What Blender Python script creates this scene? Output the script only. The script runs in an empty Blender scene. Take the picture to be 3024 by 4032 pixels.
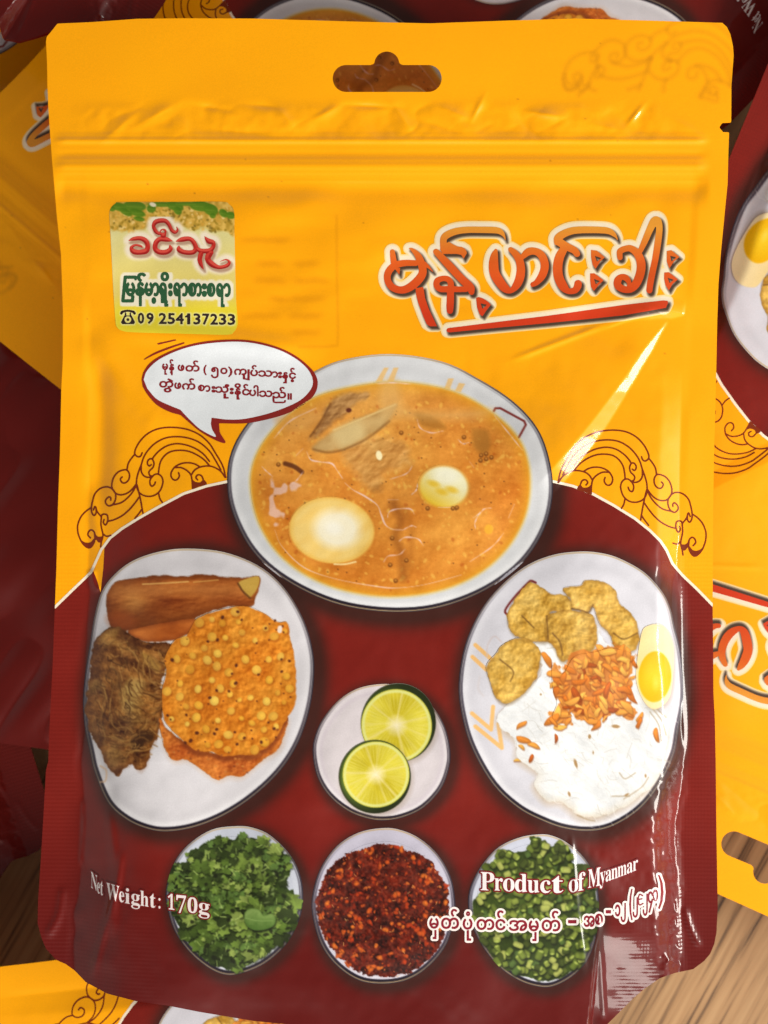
import bpy, math, random
import numpy as np

# ------------------------------------------------------------------ camera, light, exposure
C = bpy.context.scene.collection
SC = bpy.context.scene
S = 6e-5            # metres per photograph pixel on the plane of the front pouch
HC = 0.36           # camera height above that plane
CX, CY = 1512.0, 2016.0

cam = bpy.data.cameras.new("camera")
cam.sensor_fit = 'VERTICAL'
cam.sensor_height = 24.0
cam.lens = 24.0 * HC / (4032 * S)
cam.clip_start = 0.01
cam.clip_end = 20
cam_o = bpy.data.objects.new("camera", cam)
C.objects.link(cam_o)
cam_o.location = (0, 0, HC)
SC.camera = cam_o
cam.dof.use_dof = True
cam.dof.focus_distance = HC - 0.006
cam.dof.aperture_fstop = 11.0

W = bpy.data.worlds.new("World")
SC.world = W
W.use_nodes = True
nt = W.node_tree
bg = nt.nodes["Background"]
bg.inputs["Strength"].default_value = 1.0
# a plain room: dim straight overhead (the photographer leans over), pale walls lower down
wc = nt.nodes.new('ShaderNodeTexCoord')
wsx = nt.nodes.new('ShaderNodeSeparateXYZ')
wr = nt.nodes.new('ShaderNodeValToRGB')
wr.color_ramp.elements[0].position = 0.30
wr.color_ramp.elements[0].color = (0.80, 0.77, 0.72, 1)
wr.color_ramp.elements[1].position = 0.90
wr.color_ramp.elements[1].color = (0.10, 0.096, 0.09, 1)
nt.links.new(wc.outputs['Generated'], wsx.inputs[0])
nt.links.new(wsx.outputs['Z'], wr.inputs['Fac'])
wx = nt.nodes.new('ShaderNodeMapRange')      # and darker away from the windows
wx.inputs['From Min'].default_value = -1
wx.inputs['To Min'].default_value = 0.62
wx.inputs['To Max'].default_value = 1.2
nt.links.new(wsx.outputs['X'], wx.inputs['Value'])
wm = nt.nodes.new('ShaderNodeMix')
wm.data_type = 'RGBA'
wm.blend_type = 'MULTIPLY'
wm.inputs[0].default_value = 1.0
nt.links.new(wr.outputs['Color'], wm.inputs[6])
nt.links.new(wx.outputs['Result'], wm.inputs[7])
nt.links.new(wm.outputs[2], bg.inputs['Color'])


def area(name, loc, target, size, power, col):
    l = bpy.data.lights.new(name, 'AREA')
    l.shape = 'RECTANGLE'
    l.size, l.size_y = size
    l.energy = power
    l.color = col
    o = bpy.data.objects.new(name, l)
    C.objects.link(o)
    o.location = loc
    d = [target[i] - loc[i] for i in range(3)]
    L = math.sqrt(sum(x * x for x in d))
    from mathutils import Vector
    o.rotation_euler = Vector(d).to_track_quat('-Z', 'Y').to_euler()
    return o


area("window_light", (0.685, -0.175, 0.465), (0.0, 0.0, 0.0), (0.28, 0.27), 7.4, (1.0, 0.95, 0.87))
area("front_fill_light", (0.05, -1.05, 0.50), (0.0, 0.0, 0.0), (0.70, 0.40), 9.6, (1.0, 0.95, 0.88))  # soft fill added from the near side so the cross ridges show shading
SC.view_settings.view_transform = 'Standard'
SC.view_settings.look = 'None'
SC.view_settings.exposure = 0.0
SC.view_settings.gamma = 1.0

random.seed(7)
RNG = np.random.default_rng(11)


# ------------------------------------------------------------------ small 2-D toolkit
def lin(c):
    c = np.asarray(c, dtype=np.float64)
    return np.where(c <= 0.04045, c / 12.92, ((c + 0.055) / 1.055) ** 2.4)


def rgb(r, g, b):
    return np.array((r, g, b), dtype=np.float32) / 255.0


def cr(pts, closed=False, n=6):
    """Catmull-Rom through points of any dimension."""
    P = np.array(pts, dtype=np.float64)
    m = len(P)
    if m < 3:
        return P
    out = []
    rng = range(m) if closed else range(m - 1)
    for i in rng:
        p1, p2 = P[i], P[(i + 1) % m]
        p0 = P[(i - 1) % m] if (closed or i > 0) else 2 * p1 - p2
        p3 = P[(i + 2) % m] if (closed or i < m - 2) else 2 * p2 - p1
        for k in range(n):
            t = k / n
            out.append(0.5 * ((2 * p1) + (p2 - p0) * t + (2 * p0 - 5 * p1 + 4 * p2 - p3) * t * t
                              + (3 * p1 - p0 - 3 * p2 + p3) * t ** 3))
    if not closed:
        out.append(P[-1])
    return np.array(out)


def sd_loops(loops, XX, YY):
    """signed distance (negative inside, even-odd) to closed loops."""
    d2 = np.full(XX.shape, 1e12)
    ins = np.zeros(XX.shape, dtype=bool)
    for lp in loops:
        lp = np.asarray(lp, dtype=np.float64)
        A = lp
        B = np.roll(lp, -1, axis=0)
        for (ax, ay), (bx, by) in zip(A[:, :2], B[:, :2]):
            ex, ey = bx - ax, by - ay
            l2 = ex * ex + ey * ey
            if l2 < 1e-9:
                continue
            px, py = XX - ax, YY - ay
            t = np.clip((px * ex + py * ey) / l2, 0, 1)
            dx, dy = px - t * ex, py - t * ey
            d2 = np.minimum(d2, dx * dx + dy * dy)
            if ay != by:
                c = ((ay > YY) != (by > YY)) & (XX < ex * (YY - ay) / ey + ax)
                ins ^= c
    d = np.sqrt(d2)
    return np.where(ins, -d, d)


def sd_stroke(pts, XX, YY, r=None):
    P = np.asarray(pts, dtype=np.float64)
    F = np.full(XX.shape, 1e6)
    for i in range(len(P) - 1):
        a, b = P[i], P[i + 1]
        ra = a[2] if P.shape[1] > 2 else r
        rb = b[2] if P.shape[1] > 2 else r
        ex, ey = b[0] - a[0], b[1] - a[1]
        l2 = max(ex * ex + ey * ey, 1e-9)
        px, py = XX - a[0], YY - a[1]
        t = np.clip((px * ex + py * ey) / l2, 0, 1)
        d = np.hypot(px - t * ex, py - t * ey) - (ra + (rb - ra) * t)
        F = np.minimum(F, d)
    return F


class Field:
    """a sampled signed-distance picture, in photograph pixels"""

    def __init__(s, x0, y0, x1, y1, st):
        s.x0, s.y0, s.st = float(x0), float(y0), float(st)
        s.nx = int((x1 - x0) / st) + 2
        s.ny = int((y1 - y0) / st) + 2
        s.X = x0 + np.arange(s.nx) * st
        s.Y = y0 + np.arange(s.ny) * st
        s.F = np.full((s.ny, s.nx), 500.0)

    def win(s, P, m):
        P = np.asarray(P)
        i0 = max(0, int((P[:, 0].min() - m - s.x0) / s.st))
        i1 = min(s.nx, int((P[:, 0].max() + m - s.x0) / s.st) + 2)
        j0 = max(0, int((P[:, 1].min() - m - s.y0) / s.st))
        j1 = min(s.ny, int((P[:, 1].max() + m - s.y0) / s.st) + 2)
        if i1 <= i0 or j1 <= j0:
            return None
        XX, YY = np.meshgrid(s.X[i0:i1], s.Y[j0:j1])
        return (slice(j0, j1), slice(i0, i1)), XX, YY

    def stroke(s, pts, r=None, smooth=True, m=45, n=5):
        P = cr(pts, n=n) if smooth else np.array(pts, dtype=float)
        for i in range(len(P) - 1):
            seg = P[i:i + 2]
            rm = (seg[:, 2].max() if P.shape[1] > 2 else r)
            w = s.win(seg, m + rm)
            if w is None:
                continue
            sl, XX, YY = w
            s.F[sl] = np.minimum(s.F[sl], sd_stroke(seg, XX, YY, r))
        return s

    def poly(s, loops, off=0.0, m=45):
        w = s.win(np.concatenate([np.asarray(l)[:, :2] for l in loops]), m)
        if w is None:
            return s
        sl, XX, YY = w
        s.F[sl] = np.minimum(s.F[sl], sd_loops(loops, XX, YY) - off)
        return s

    def cut(s, loops, m=10):
        sl, XX, YY = s.win(np.concatenate([np.asarray(l)[:, :2] for l in loops]), m)
        s.F[sl] = np.maximum(s.F[sl], -sd_loops(loops, XX, YY))
        return s

    def clone(s, off):
        f = Field.__new__(Field)
        f.__dict__.update(s.__dict__)
        f.F = s.F - off
        return f


def zoom(ox, oy, k):
    """reads points measured on an enlarged view: origin and scale of the view"""
    def f(pts):
        return [tuple([ox + p[0] / k, oy + p[1] / k] + [q / k for q in p[2:]]) for p in pts]
    return f


# ------------------------------------------------------------------ the print canvas
CS = 3.0
CNX, CNY = 1010, 1400
CAN = np.zeros((CNY, CNX, 3), dtype=np.float32)
CXX, CYY = np.meshgrid(np.arange(CNX) * CS, np.arange(CNY) * CS)
_nz = {}


def vnoise(sx, sy, seed, ang=0.0):
    k = (sx, sy, seed, ang)
    if k in _nz:
        return _nz[k]
    g = np.random.default_rng(seed)
    ca, sa = math.cos(ang), math.sin(ang)
    a = (CXX * ca + CYY * sa) / sx + 500
    b = (-CXX * sa + CYY * ca) / sy + 500
    ia, ib = np.floor(a).astype(int), np.floor(b).astype(int)
    fa, fb = a - ia, b - ib
    fa = fa * fa * (3 - 2 * fa)
    fb = fb * fb * (3 - 2 * fb)
    T = g.random((512, 512), dtype=np.float32)
    q = lambda i, j: T[j % 512, i % 512]
    v = (q(ia, ib) * (1 - fa) + q(ia + 1, ib) * fa) * (1 - fb) + (q(ia, ib + 1) * (1 - fa) + q(ia + 1, ib + 1) * fa) * fb
    v = v.astype(np.float32)
    _nz[k] = v
    return v


def fbm(s, seed, oct=4, asp=1.0, ang=0.0):
    v = 0
    a = 0.5
    t = 0
    for o in range(oct):
        v = v + a * vnoise(s * asp / 2 ** o, s / 2 ** o, seed + o, ang)
        t += a
        a *= 0.55
    return v / t


def relief(n, k=2, gain=4.0):
    return np.clip((n - np.roll(n, (k, k), (0, 1))) * gain, -1, 1)


def cwin(P, m):
    P = np.asarray(P)
    i0 = max(0, int((P[:, 0].min() - m) / CS))
    i1 = min(CNX, int((P[:, 0].max() + m) / CS) + 2)
    j0 = max(0, int((P[:, 1].min() - m) / CS))
    j1 = min(CNY, int((P[:, 1].max() + m) / CS) + 2)
    return (slice(j0, j1), slice(i0, i1))


def lay(sl, alpha, col):
    """col: constant colour or array"""
    a = alpha[..., None]
    CAN[sl] = CAN[sl] * (1 - a) + np.asarray(col, dtype=np.float32) * a


def mix(a, b, t):
    t = np.clip(t, 0, 1)
    if np.ndim(t):
        t = t[..., None]
    return np.asarray(a) * (1 - t) + np.asarray(b) * t


def p_poly(pts, colf, soft=4, alpha=1.0, off=0.0, rough=0.0, rseed=3, rs=30, smooth=True):
    lp = cr(pts, True, 5) if smooth else np.array(pts)
    sl = cwin(lp, off + rough + soft + 12)
    d = sd_loops([lp], CXX[sl], CYY[sl]) - off
    if rough:
        d = d + rough * (fbm(rs, rseed)[sl] - 0.5) * 2
    al = np.clip(0.5 - d / soft, 0, 1) * alpha
    col = colf(sl, d) if callable(colf) else colf
    lay(sl, al, col)
    return lp


def p_ell(cx, cy, rx, ry, ang, colf, soft=3, alpha=1.0):
    R = max(rx, ry) + soft + 4
    sl = cwin([(cx - R, cy - R), (cx + R, cy + R)], 0)
    X, Y = CXX[sl] - cx, CYY[sl] - cy
    ca, sa = math.cos(ang), math.sin(ang)
    x, y = (X * ca + Y * sa) / rx, (-X * sa + Y * ca) / ry
    q = np.sqrt(x * x + y * y)
    d = (q - 1) * min(rx, ry)
    al = np.clip(0.5 - d / soft, 0, 1) * alpha
    col = colf(x, y, q) if callable(colf) else colf
    lay(sl, al, col)


def p_stroke(pts, r, col, soft=3, alpha=1.0, smooth=True):
    P = cr(pts, n=5) if smooth else np.array(pts, dtype=float)
    sl = cwin(P, (P[:, 2].max() if P.shape[1] > 2 else r) + soft + 4)
    d = sd_stroke(P, CXX[sl], CYY[sl], r)
    lay(sl, np.clip(0.5 - d / soft, 0, 1) * alpha, col)


def can_sample(u, v):
    a, b = np.clip(u / CS, 0, CNX - 1.001), np.clip(v / CS, 0, CNY - 1.001)
    i, j = a.astype(int), b.astype(int)
    fa, fb = (a - i)[:, None], (b - j)[:, None]
    return (CAN[j, i] * (1 - fa) + CAN[j, i + 1] * fa) * (1 - fb) + (CAN[j + 1, i] * (1 - fa) + CAN[j + 1, i + 1] * fa) * fb
# ------------------------------------------------------------------ relief of the filled pouch (millimetres)
HS = 5.0
HU = np.arange(60, 3001, HS)
HV = np.arange(30, 4201, HS)
U, V = np.meshgrid(HU, HV)


def sm(x, a, b):
    t = np.clip((x - a) / (b - a), 0, 1)
    return t * t * (3 - 2 * t)


def hn(s, seed, asp=1.0, ang=0.0):
    g = np.random.default_rng(seed)
    ca, sa = math.cos(ang), math.sin(ang)
    a = (U * ca + V * sa) / (s * asp) + 40
    b = (-U * sa + V * ca) / s + 40
    ia, ib = np.floor(a).astype(int), np.floor(b).astype(int)
    fa, fb = a - ia, b - ib
    fa = fa ** 3 * (fa * (fa * 6 - 15) + 10)
    fb = fb ** 3 * (fb * (fb * 6 - 15) + 10)
    T = g.random((256, 256)) * 2 - 1
    q = lambda i, j: T[j % 256, i % 256]
    return (q(ia, ib) * (1 - fa) + q(ia + 1, ib) * fa) * (1 - fb) + (q(ia, ib + 1) * (1 - fa) + q(ia + 1, ib + 1) * fa) * fb


def pdist(pts, n=6):
    """distance to a polyline, side (+ right of travel) and parameter 0..1"""
    P = cr(pts, n=n)[:, :2]
    best = np.full(U.shape, 1e9)
    side = np.zeros(U.shape)
    par = np.zeros(U.shape)
    L = np.concatenate([[0], np.cumsum(np.hypot(*np.diff(P, axis=0).T))])
    for i in range(len(P) - 1):
        ex, ey = P[i + 1] - P[i]
        l2 = ex * ex + ey * ey + 1e-9
        px, py = U - P[i, 0], V - P[i, 1]
        t = np.clip((px * ex + py * ey) / l2, 0, 1)
        d = np.hypot(px - t * ex, py - t * ey)
        m = d < best
        best = np.where(m, d, best)
        side = np.where(m, np.sign(ex * py - ey * px), side)
        par = np.where(m, (L[i] + t * math.sqrt(l2)) / L[-1], par)
    return best, side, par


def ridge(pts, amp, w, taper=0.15):
    d, s_, p = pdist(pts)
    tp = sm(p, 0, taper) * sm(1 - p, 0, taper)
    return amp * np.exp(-(d / w) ** 2) * tp


xL = np.interp(V, [0, 1290, 2000, 2400, 2800, 3050, 3300, 3600, 4200], [330, 362, 352, 345, 328, 325, 325, 300, 290])
xR = np.interp(V, [0, 1290, 2200, 2400, 3000, 3300, 3700, 4200], [2760, 2692, 2664, 2672, 2692, 2650, 2672, 2690])
xR = xR + sm(V, 1900, 2200) * (9 * hn(150, 31) + 5 * hn(60, 32) + 4 * sm(V, 2900, 3100) * hn(20, 35))
xL = xL + sm(V, 1900, 2200) * (8 * hn(150, 33) + 4 * hn(60, 34))
wL = np.interp(V, [1290, 1800, 2400, 3000, 3500, 4200], [620, 420, 300, 190, 260, 330])
wR = np.interp(V, [1290, 1800, 2400, 3000, 3500, 4200], [520, 420, 300, 200, 300, 360])
gy = sm(V, 1150, 2650) * (1 - 0.18 * sm(V, 3300, 4200))
bl = 1 - np.exp(-np.clip(U - xL, 0, None) / wL)
br = 1 - np.exp(-np.clip(xR - U, 0, None) / wR)


def plateau(t, k=0.06):
    return -k * np.log(np.exp(-t / k) + math.exp(-1 / k))


pw = sm(V, 2750, 3350)
bl = bl * (1 - pw) + pw * (0.62 * plateau(np.clip(U - xL, 0, None) / 170, 0.22) + 0.38 * (1 - np.exp(-np.clip(U - xL, 0, None) / 420)))
pq = sm(V, 1250, 1750)
br = br * (1 - pq) + pq * (0.55 * plateau(np.clip(xR - U, 0, None) / 75) + 0.45 * (1 - np.exp(-np.clip(xR - U, 0, None) / 430)))
Z = 10.5 * gy * bl * br
# the sides sag a little where the filling stops
Z += 1.0 * gy * (hn(420, 1) + 0.6 * hn(230, 2)) * bl * br + 0.7 * sm(V, 1250, 1500) * (1 - sm(V, 1900, 2300)) * (1 - .7 * sm(U, 1900, 2300)) * hn(300, 41) * np.clip(bl * 3, 0, 1) * np.clip(br * 3, 0, 1)
body = sm(V, 1240, 1500) * np.clip(bl * 3, 0, 1) * np.clip(br * 3, 0, 1)
Z += body * (0.16 * hn(120, 3, 1.6, 0.6) + 0.05 * hn(48, 4))
# flat top, zip strip and the crumples above it
top = 1 - sm(V, 1150, 1350)
Z += top * (0.55 * hn(700, 5) + 0.22 * hn(230, 6, 2.0))
inx = sm(U, 230, 420) * (1 - sm(U, 2560, 2700))
inz = sm(U, 200, 260) * (1 - sm(U, 2740, 2800))
Z += inz * (0.50 * np.exp(-((V - 552) / 13) ** 2) + 0.46 * np.exp(-((V - 652) / 20) ** 2)
            - 0.18 * np.exp(-((V - 604) / 14) ** 2) - 0.75 * np.exp(-((V - 742) / 46) ** 2)
            + 0.06 * np.exp(-((V - 712) / 5) ** 2) + 0.10 * np.exp(-((V - 530) / 6) ** 2)
            + 0.10 * np.exp(-((V - 628) / 6) ** 2) + 0.08 * np.exp(-((V - 680) / 6) ** 2))
Z += inx * sm(V, 690, 800) * top * (0.62 * hn(190, 8, 1.5) + 0.16 * hn(70, 9, 2.0))
band = np.exp(-((V - 478) / 66) ** 4) * inx
Z += band * (0.42 * hn(110, 21, 1.0, 0.9) + 0.22 * np.abs(hn(60, 22, 1.5, -0.5)) + 0.07 * hn(30, 23))
for (x, y, ang, ln, w, am) in [(610, 455, -0.5, 80, 26, 0.7), (470, 500, -0.7, 70, 24, 0.5), (840, 425, 0.15, 70, 18, -0.6),
                               (1130, 470, 0.9, 60, 30, 0.7), (1040, 418, 0.1, 70, 16, -0.5), (1290, 440, -0.5, 50, 22, 0.6),
                               (1450, 418, 0.05, 80, 14, -0.7), (1580, 460, 1.0, 60, 22, 0.6), (1790, 445, 0.4, 60, 20, 0.6),
                               (1880, 430, -1.1, 50, 16, 0.55), (1740, 500, 0.3, 90, 24, -0.5), (2150, 450, 0.15, 70, 20, 0.8),
                               (2080, 500, 0.8, 60, 24, -0.5), (2505, 450, -0.9, 40, 14, 0.7), (2380, 500, 0.2, 90, 24, 0.4),
                               (940, 520, 0.1, 120, 22, -0.4), (2700, 500, 0.5, 70, 24, 0.35)]:
    a = (U - x) * math.cos(ang) + (V - y) * math.sin(ang)
    b = -(U - x) * math.sin(ang) + (V - y) * math.cos(ang)
    Z += am * 0.72 * np.exp(-(a / ln) ** 2 - np.abs(b / (w * .8)) ** 1.5)
# shoulder where the filling begins
Z += ridge([(365, 1285), (640, 1315), (980, 1350), (1300, 1380)], 0.9, 46, 0.25)
Z += ridge([(365, 1285), (420, 1420), (560, 1600), (700, 1720)], 0.9, 60, 0.25)
Z -= ridge([(380, 1340), (400, 1700), (385, 2050)], 1.1, 46, 0.25)


def facet(pts, wpts, slope, back):
    """a crease: long rise, then a straight steep face of varying width"""
    d, s_, p = pdist(pts)
    t = d * s_
    w = np.interp(p, *wpts)
    pk = slope * w * 0.06
    up = np.clip(1 + t / back, 0, 1)
    up = up * up * (3 - 2 * up)
    prof = np.where(t < 0, up, np.clip(1 - t / np.maximum(w, 1e-3), 0, 1))
    return pk * prof * sm(p, 0.0, 0.16) * sm(1 - p, 0.0, 0.02) * (d < 500)


# the big diagonal crease and the short one that meets it at the seal
Z += facet([(2100, 1930), (2200, 1815), (2330, 1660), (2450, 1500), (2540, 1370), (2630, 1260)],
           ([0, 0.2, 0.36, 0.62, 0.85, 1], [70, 72, 64, 44, 30, 4]), 0.42, 330)
Z += facet([(2360, 1300), (2440, 1268), (2520, 1232), (2600, 1222), (2695, 1236)],
           ([0, 0.3, 0.6, 0.85, 1], [3, 12, 34, 30, 6]), 0.45, 60)
Z += ridge([(2440, 1263), (2320, 1302), (2160, 1362), (1980, 1430)], 0.35, 12, 0.3)
Z += ridge([(2200, 1250), (2400, 1330), (2500, 1420)], -0.5, 60, 0.3)
# creases over the lower right corner
Z += ridge([(2247, 3273), (2271, 3574), (2290, 3720), (2307, 3850)], 0.32, 10, 0.15)
Z += ridge([(2355, 3600), (2366, 3800), (2380, 4020)], 0.42, 10, 0.12)
Z += ridge([(2625, 3070), (2633, 3333), (2657, 3490), (2672, 3800)], 0.45, 11, 0.12)
Z += ridge([(2627, 3600), (2630, 3700), (2634, 3830)], 0.25, 8, 0.15)
Z += ridge([(2655, 2230), (2668, 2330), (2672, 2600), (2690, 2900), (2660, 3020), (2600, 3120)], 0.4, 12, 0.12)
Z += ridge([(2690, 3560), (2720, 3660), (2760, 3740)], 0.35, 14, 0.2)
# lower left
Z += ridge([(330, 3130), (326, 3260), (318, 3420)], 0.4, 9, 0.15)
Z += ridge([(420, 3170), (440, 3300), (452, 3450), (440, 3700)], 0.5, 20, 0.15)
Z += ridge([(480, 3330), (462, 3480), (400, 3700), (360, 3860)], 0.5, 16, 0.15)
Z += ridge([(250, 3480), (232, 3600), (180, 3700)], 0.4, 18, 0.2)
Z += ridge([(362, 2235), (372, 2300), (398, 2330)], 0.6, 12, 0.2)
Z += ridge([(400, 2160), (376, 2060), (362, 1900)], 0.35, 22, 0.3)
# seals: gentle waviness, then it all curls up a bit at the bottom seam
seal = np.clip(sm(-(U - xL), 0, 40) + sm(U - xR, 0, 40), 0, 1) * sm(V, 600, 900)
Z += seal * (0.35 * hn(330, 14) + 0.12 * hn(140, 15))
Z -= 0.6 * sm(V, 3850, 4090) * bl * br
flank = sm(U + 0.10 * (V - 3800), 2340, 2352) * (1 - sm(U, 2590, 2640))
Z -= flank * ((0.30 + .05 * hn(120, 61)) * np.clip(V - 3620 - 0.25 * (U - 2340), 0, 420) * 0.06 * sm(V, 3600, 3760) + .25 * hn(70, 62, 2.5, 1.4) * sm(V, 3600, 3800))
KNURL = np.clip(seal * sm(V, 1900, 2500) + sm(V, 3300, 3700) * 0.5 * (np.clip((xR - 2600) * 0 + sm(U, 2380, 2480) + 1 - sm(U, 560, 680), 0, 1)), 0, 1)

ZH = Z * 1e-3
PXg = (U - CX) * S * (HC - ZH) / HC
PYg = -(V - CY) * S * (HC - ZH) / HC
Pg = np.stack([PXg, PYg, ZH], -1)
Ng = np.cross(np.gradient(Pg, axis=0), np.gradient(Pg, axis=1))
Ng /= np.linalg.norm(Ng, axis=-1, keepdims=True)
Ng *= np.sign(Ng[..., 2:3])


def gsample(G, u, v):
    a = np.clip((u - HU[0]) / HS, 0, len(HU) - 1.001)
    b = np.clip((v - HV[0]) / HS, 0, len(HV) - 1.001)
    i, j = a.astype(int), b.astype(int)
    fa, fb = a - i, b - j
    if G.ndim == 3:
        fa, fb = fa[:, None], fb[:, None]
    return (G[j, i] * (1 - fa) + G[j, i + 1] * fa) * (1 - fb) + (G[j + 1, i] * (1 - fa) + G[j + 1, i + 1] * fa) * fb


# ------------------------------------------------------------------ field -> mesh draped on the relief
def polygonise(fl):
    F = fl.F.copy()
    F[np.abs(F) < 1e-4] = 1e-4
    ny, nx = F.shape
    I = F < 0
    idx = np.arange(ny * nx).reshape(ny, nx)
    a, b, c, d = idx[:-1, :-1], idx[:-1, 1:], idx[1:, 1:], idx[1:, :-1]
    cnt = I[:-1, :-1].astype(int) + I[:-1, 1:] + I[1:, 1:] + I[1:, :-1]
    full = cnt == 4
    part = (cnt > 0) & ~full
    quads = np.stack([a[full], d[full], c[full], b[full]], 1)
    T = np.concatenate([np.stack([a[part], c[part], b[part]], 1), np.stack([a[part], d[part], c[part]], 1)])
    Ff = F.ravel()
    If = I.ravel()
    N = ny * nx
    k = If[T].sum(1) if len(T) else np.zeros(0, int)
    t3 = T[k == 3]

    def rot(T, first):
        s = np.argmax(first, axis=1)
        r = np.arange(len(T))
        return T[r, s], T[r, (s + 1) % 3], T[r, (s + 2) % 3]

    key = lambda p, q: np.minimum(p, q).astype(np.int64) * N + np.maximum(p, q) + N   # > N-1: edge ids
    T1 = T[k == 1]
    p, q, r = rot(T1, If[T1])
    tri1 = np.stack([p, key(p, q), key(p, r)], 1)
    T2 = T[k == 2]
    p, q, r = rot(T2, ~If[T2])
    quad2 = np.stack([key(p, q), q, r, key(p, r)], 1)
    Q = np.concatenate([quads, quad2]).astype(np.int64)
    R = np.concatenate([t3, tri1]).astype(np.int64)
    ids, inv = np.unique(np.concatenate([Q.ravel(), R.ravel()]), return_inverse=True)
    e = ids >= N
    u = np.empty(len(ids))
    v = np.empty(len(ids))
    nid = ids[~e]
    u[~e] = fl.X[nid % nx]
    v[~e] = fl.Y[nid // nx]
    ek = ids[e] - N
    n0, n1 = ek // N, ek % N
    t = Ff[n0] / (Ff[n0] - Ff[n1])
    u[e] = fl.X[n0 % nx] * (1 - t) + fl.X[n1 % nx] * t
    v[e] = fl.Y[n0 // nx] * (1 - t) + fl.Y[n1 // nx] * t
    nq = Q.size
    return u, v, inv[:nq].reshape(-1, 4), inv[nq:].reshape(-1, 3)


def raw_mesh(name, P, Q, R, nrm=None, col=None, extra=None):
    me = bpy.data.meshes.new(name)
    me.vertices.add(len(P))
    me.vertices.foreach_set('co', np.ascontiguousarray(P, dtype=np.float32).ravel())
    loops = np.concatenate([Q.ravel(), R.ravel()]).astype(np.int32)
    me.loops.add(len(loops))
    me.loops.foreach_set('vertex_index', loops)
    nf = len(Q) + len(R)
    me.polygons.add(nf)
    st = np.concatenate([np.arange(len(Q)) * 4, len(Q) * 4 + np.arange(len(R)) * 3]).astype(np.int32)
    me.polygons.foreach_set('loop_start', st)
    me.polygons.foreach_set('use_smooth', np.ones(nf, dtype=bool))
    me.update(calc_edges=True)
    if col is not None:
        at = me.color_attributes.new('print', 'FLOAT_COLOR', 'POINT')
        c4 = np.ones((len(P), 4), dtype=np.float32)
        c4[:, :3] = lin(col)
        at.data.foreach_set('color', c4.ravel())
    if extra:
        for k, a in extra.items():
            at = me.attributes.new(k, 'FLOAT', 'POINT')
            at.data.foreach_set('value', np.asarray(a, dtype=np.float32))
    if nrm is not None:
        me.normals_split_custom_set_from_vertices(nrm.tolist())
    return me


LAYER = 2.6e-5


def piece(name, fl, level, col, parent, mat, extra_knurl=False):
    """one printed or cut part, draped on the relief; col = constant, array fn(u,v) or None (print canvas)"""
    u, v, Q, R = polygonise(fl)
    P = gsample(Pg, u, v)
    n = gsample(Ng, u, v)
    n /= np.linalg.norm(n, axis=1, keepdims=True)
    P = P + n * (LAYER * level)
    if col is None:
        c = can_sample(u, v)
    elif callable(col):
        c = col(u, v)
    else:
        c = np.tile(np.asarray(col), (len(u), 1))
    me = raw_mesh(name, P, Q, R, n, c, {'knurl': gsample(KNURL, u, v)})
    o = bpy.data.objects.new(name, me)
    me.materials.append(mat)
    C.objects.link(o)
    o.parent = parent
    return o


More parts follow.
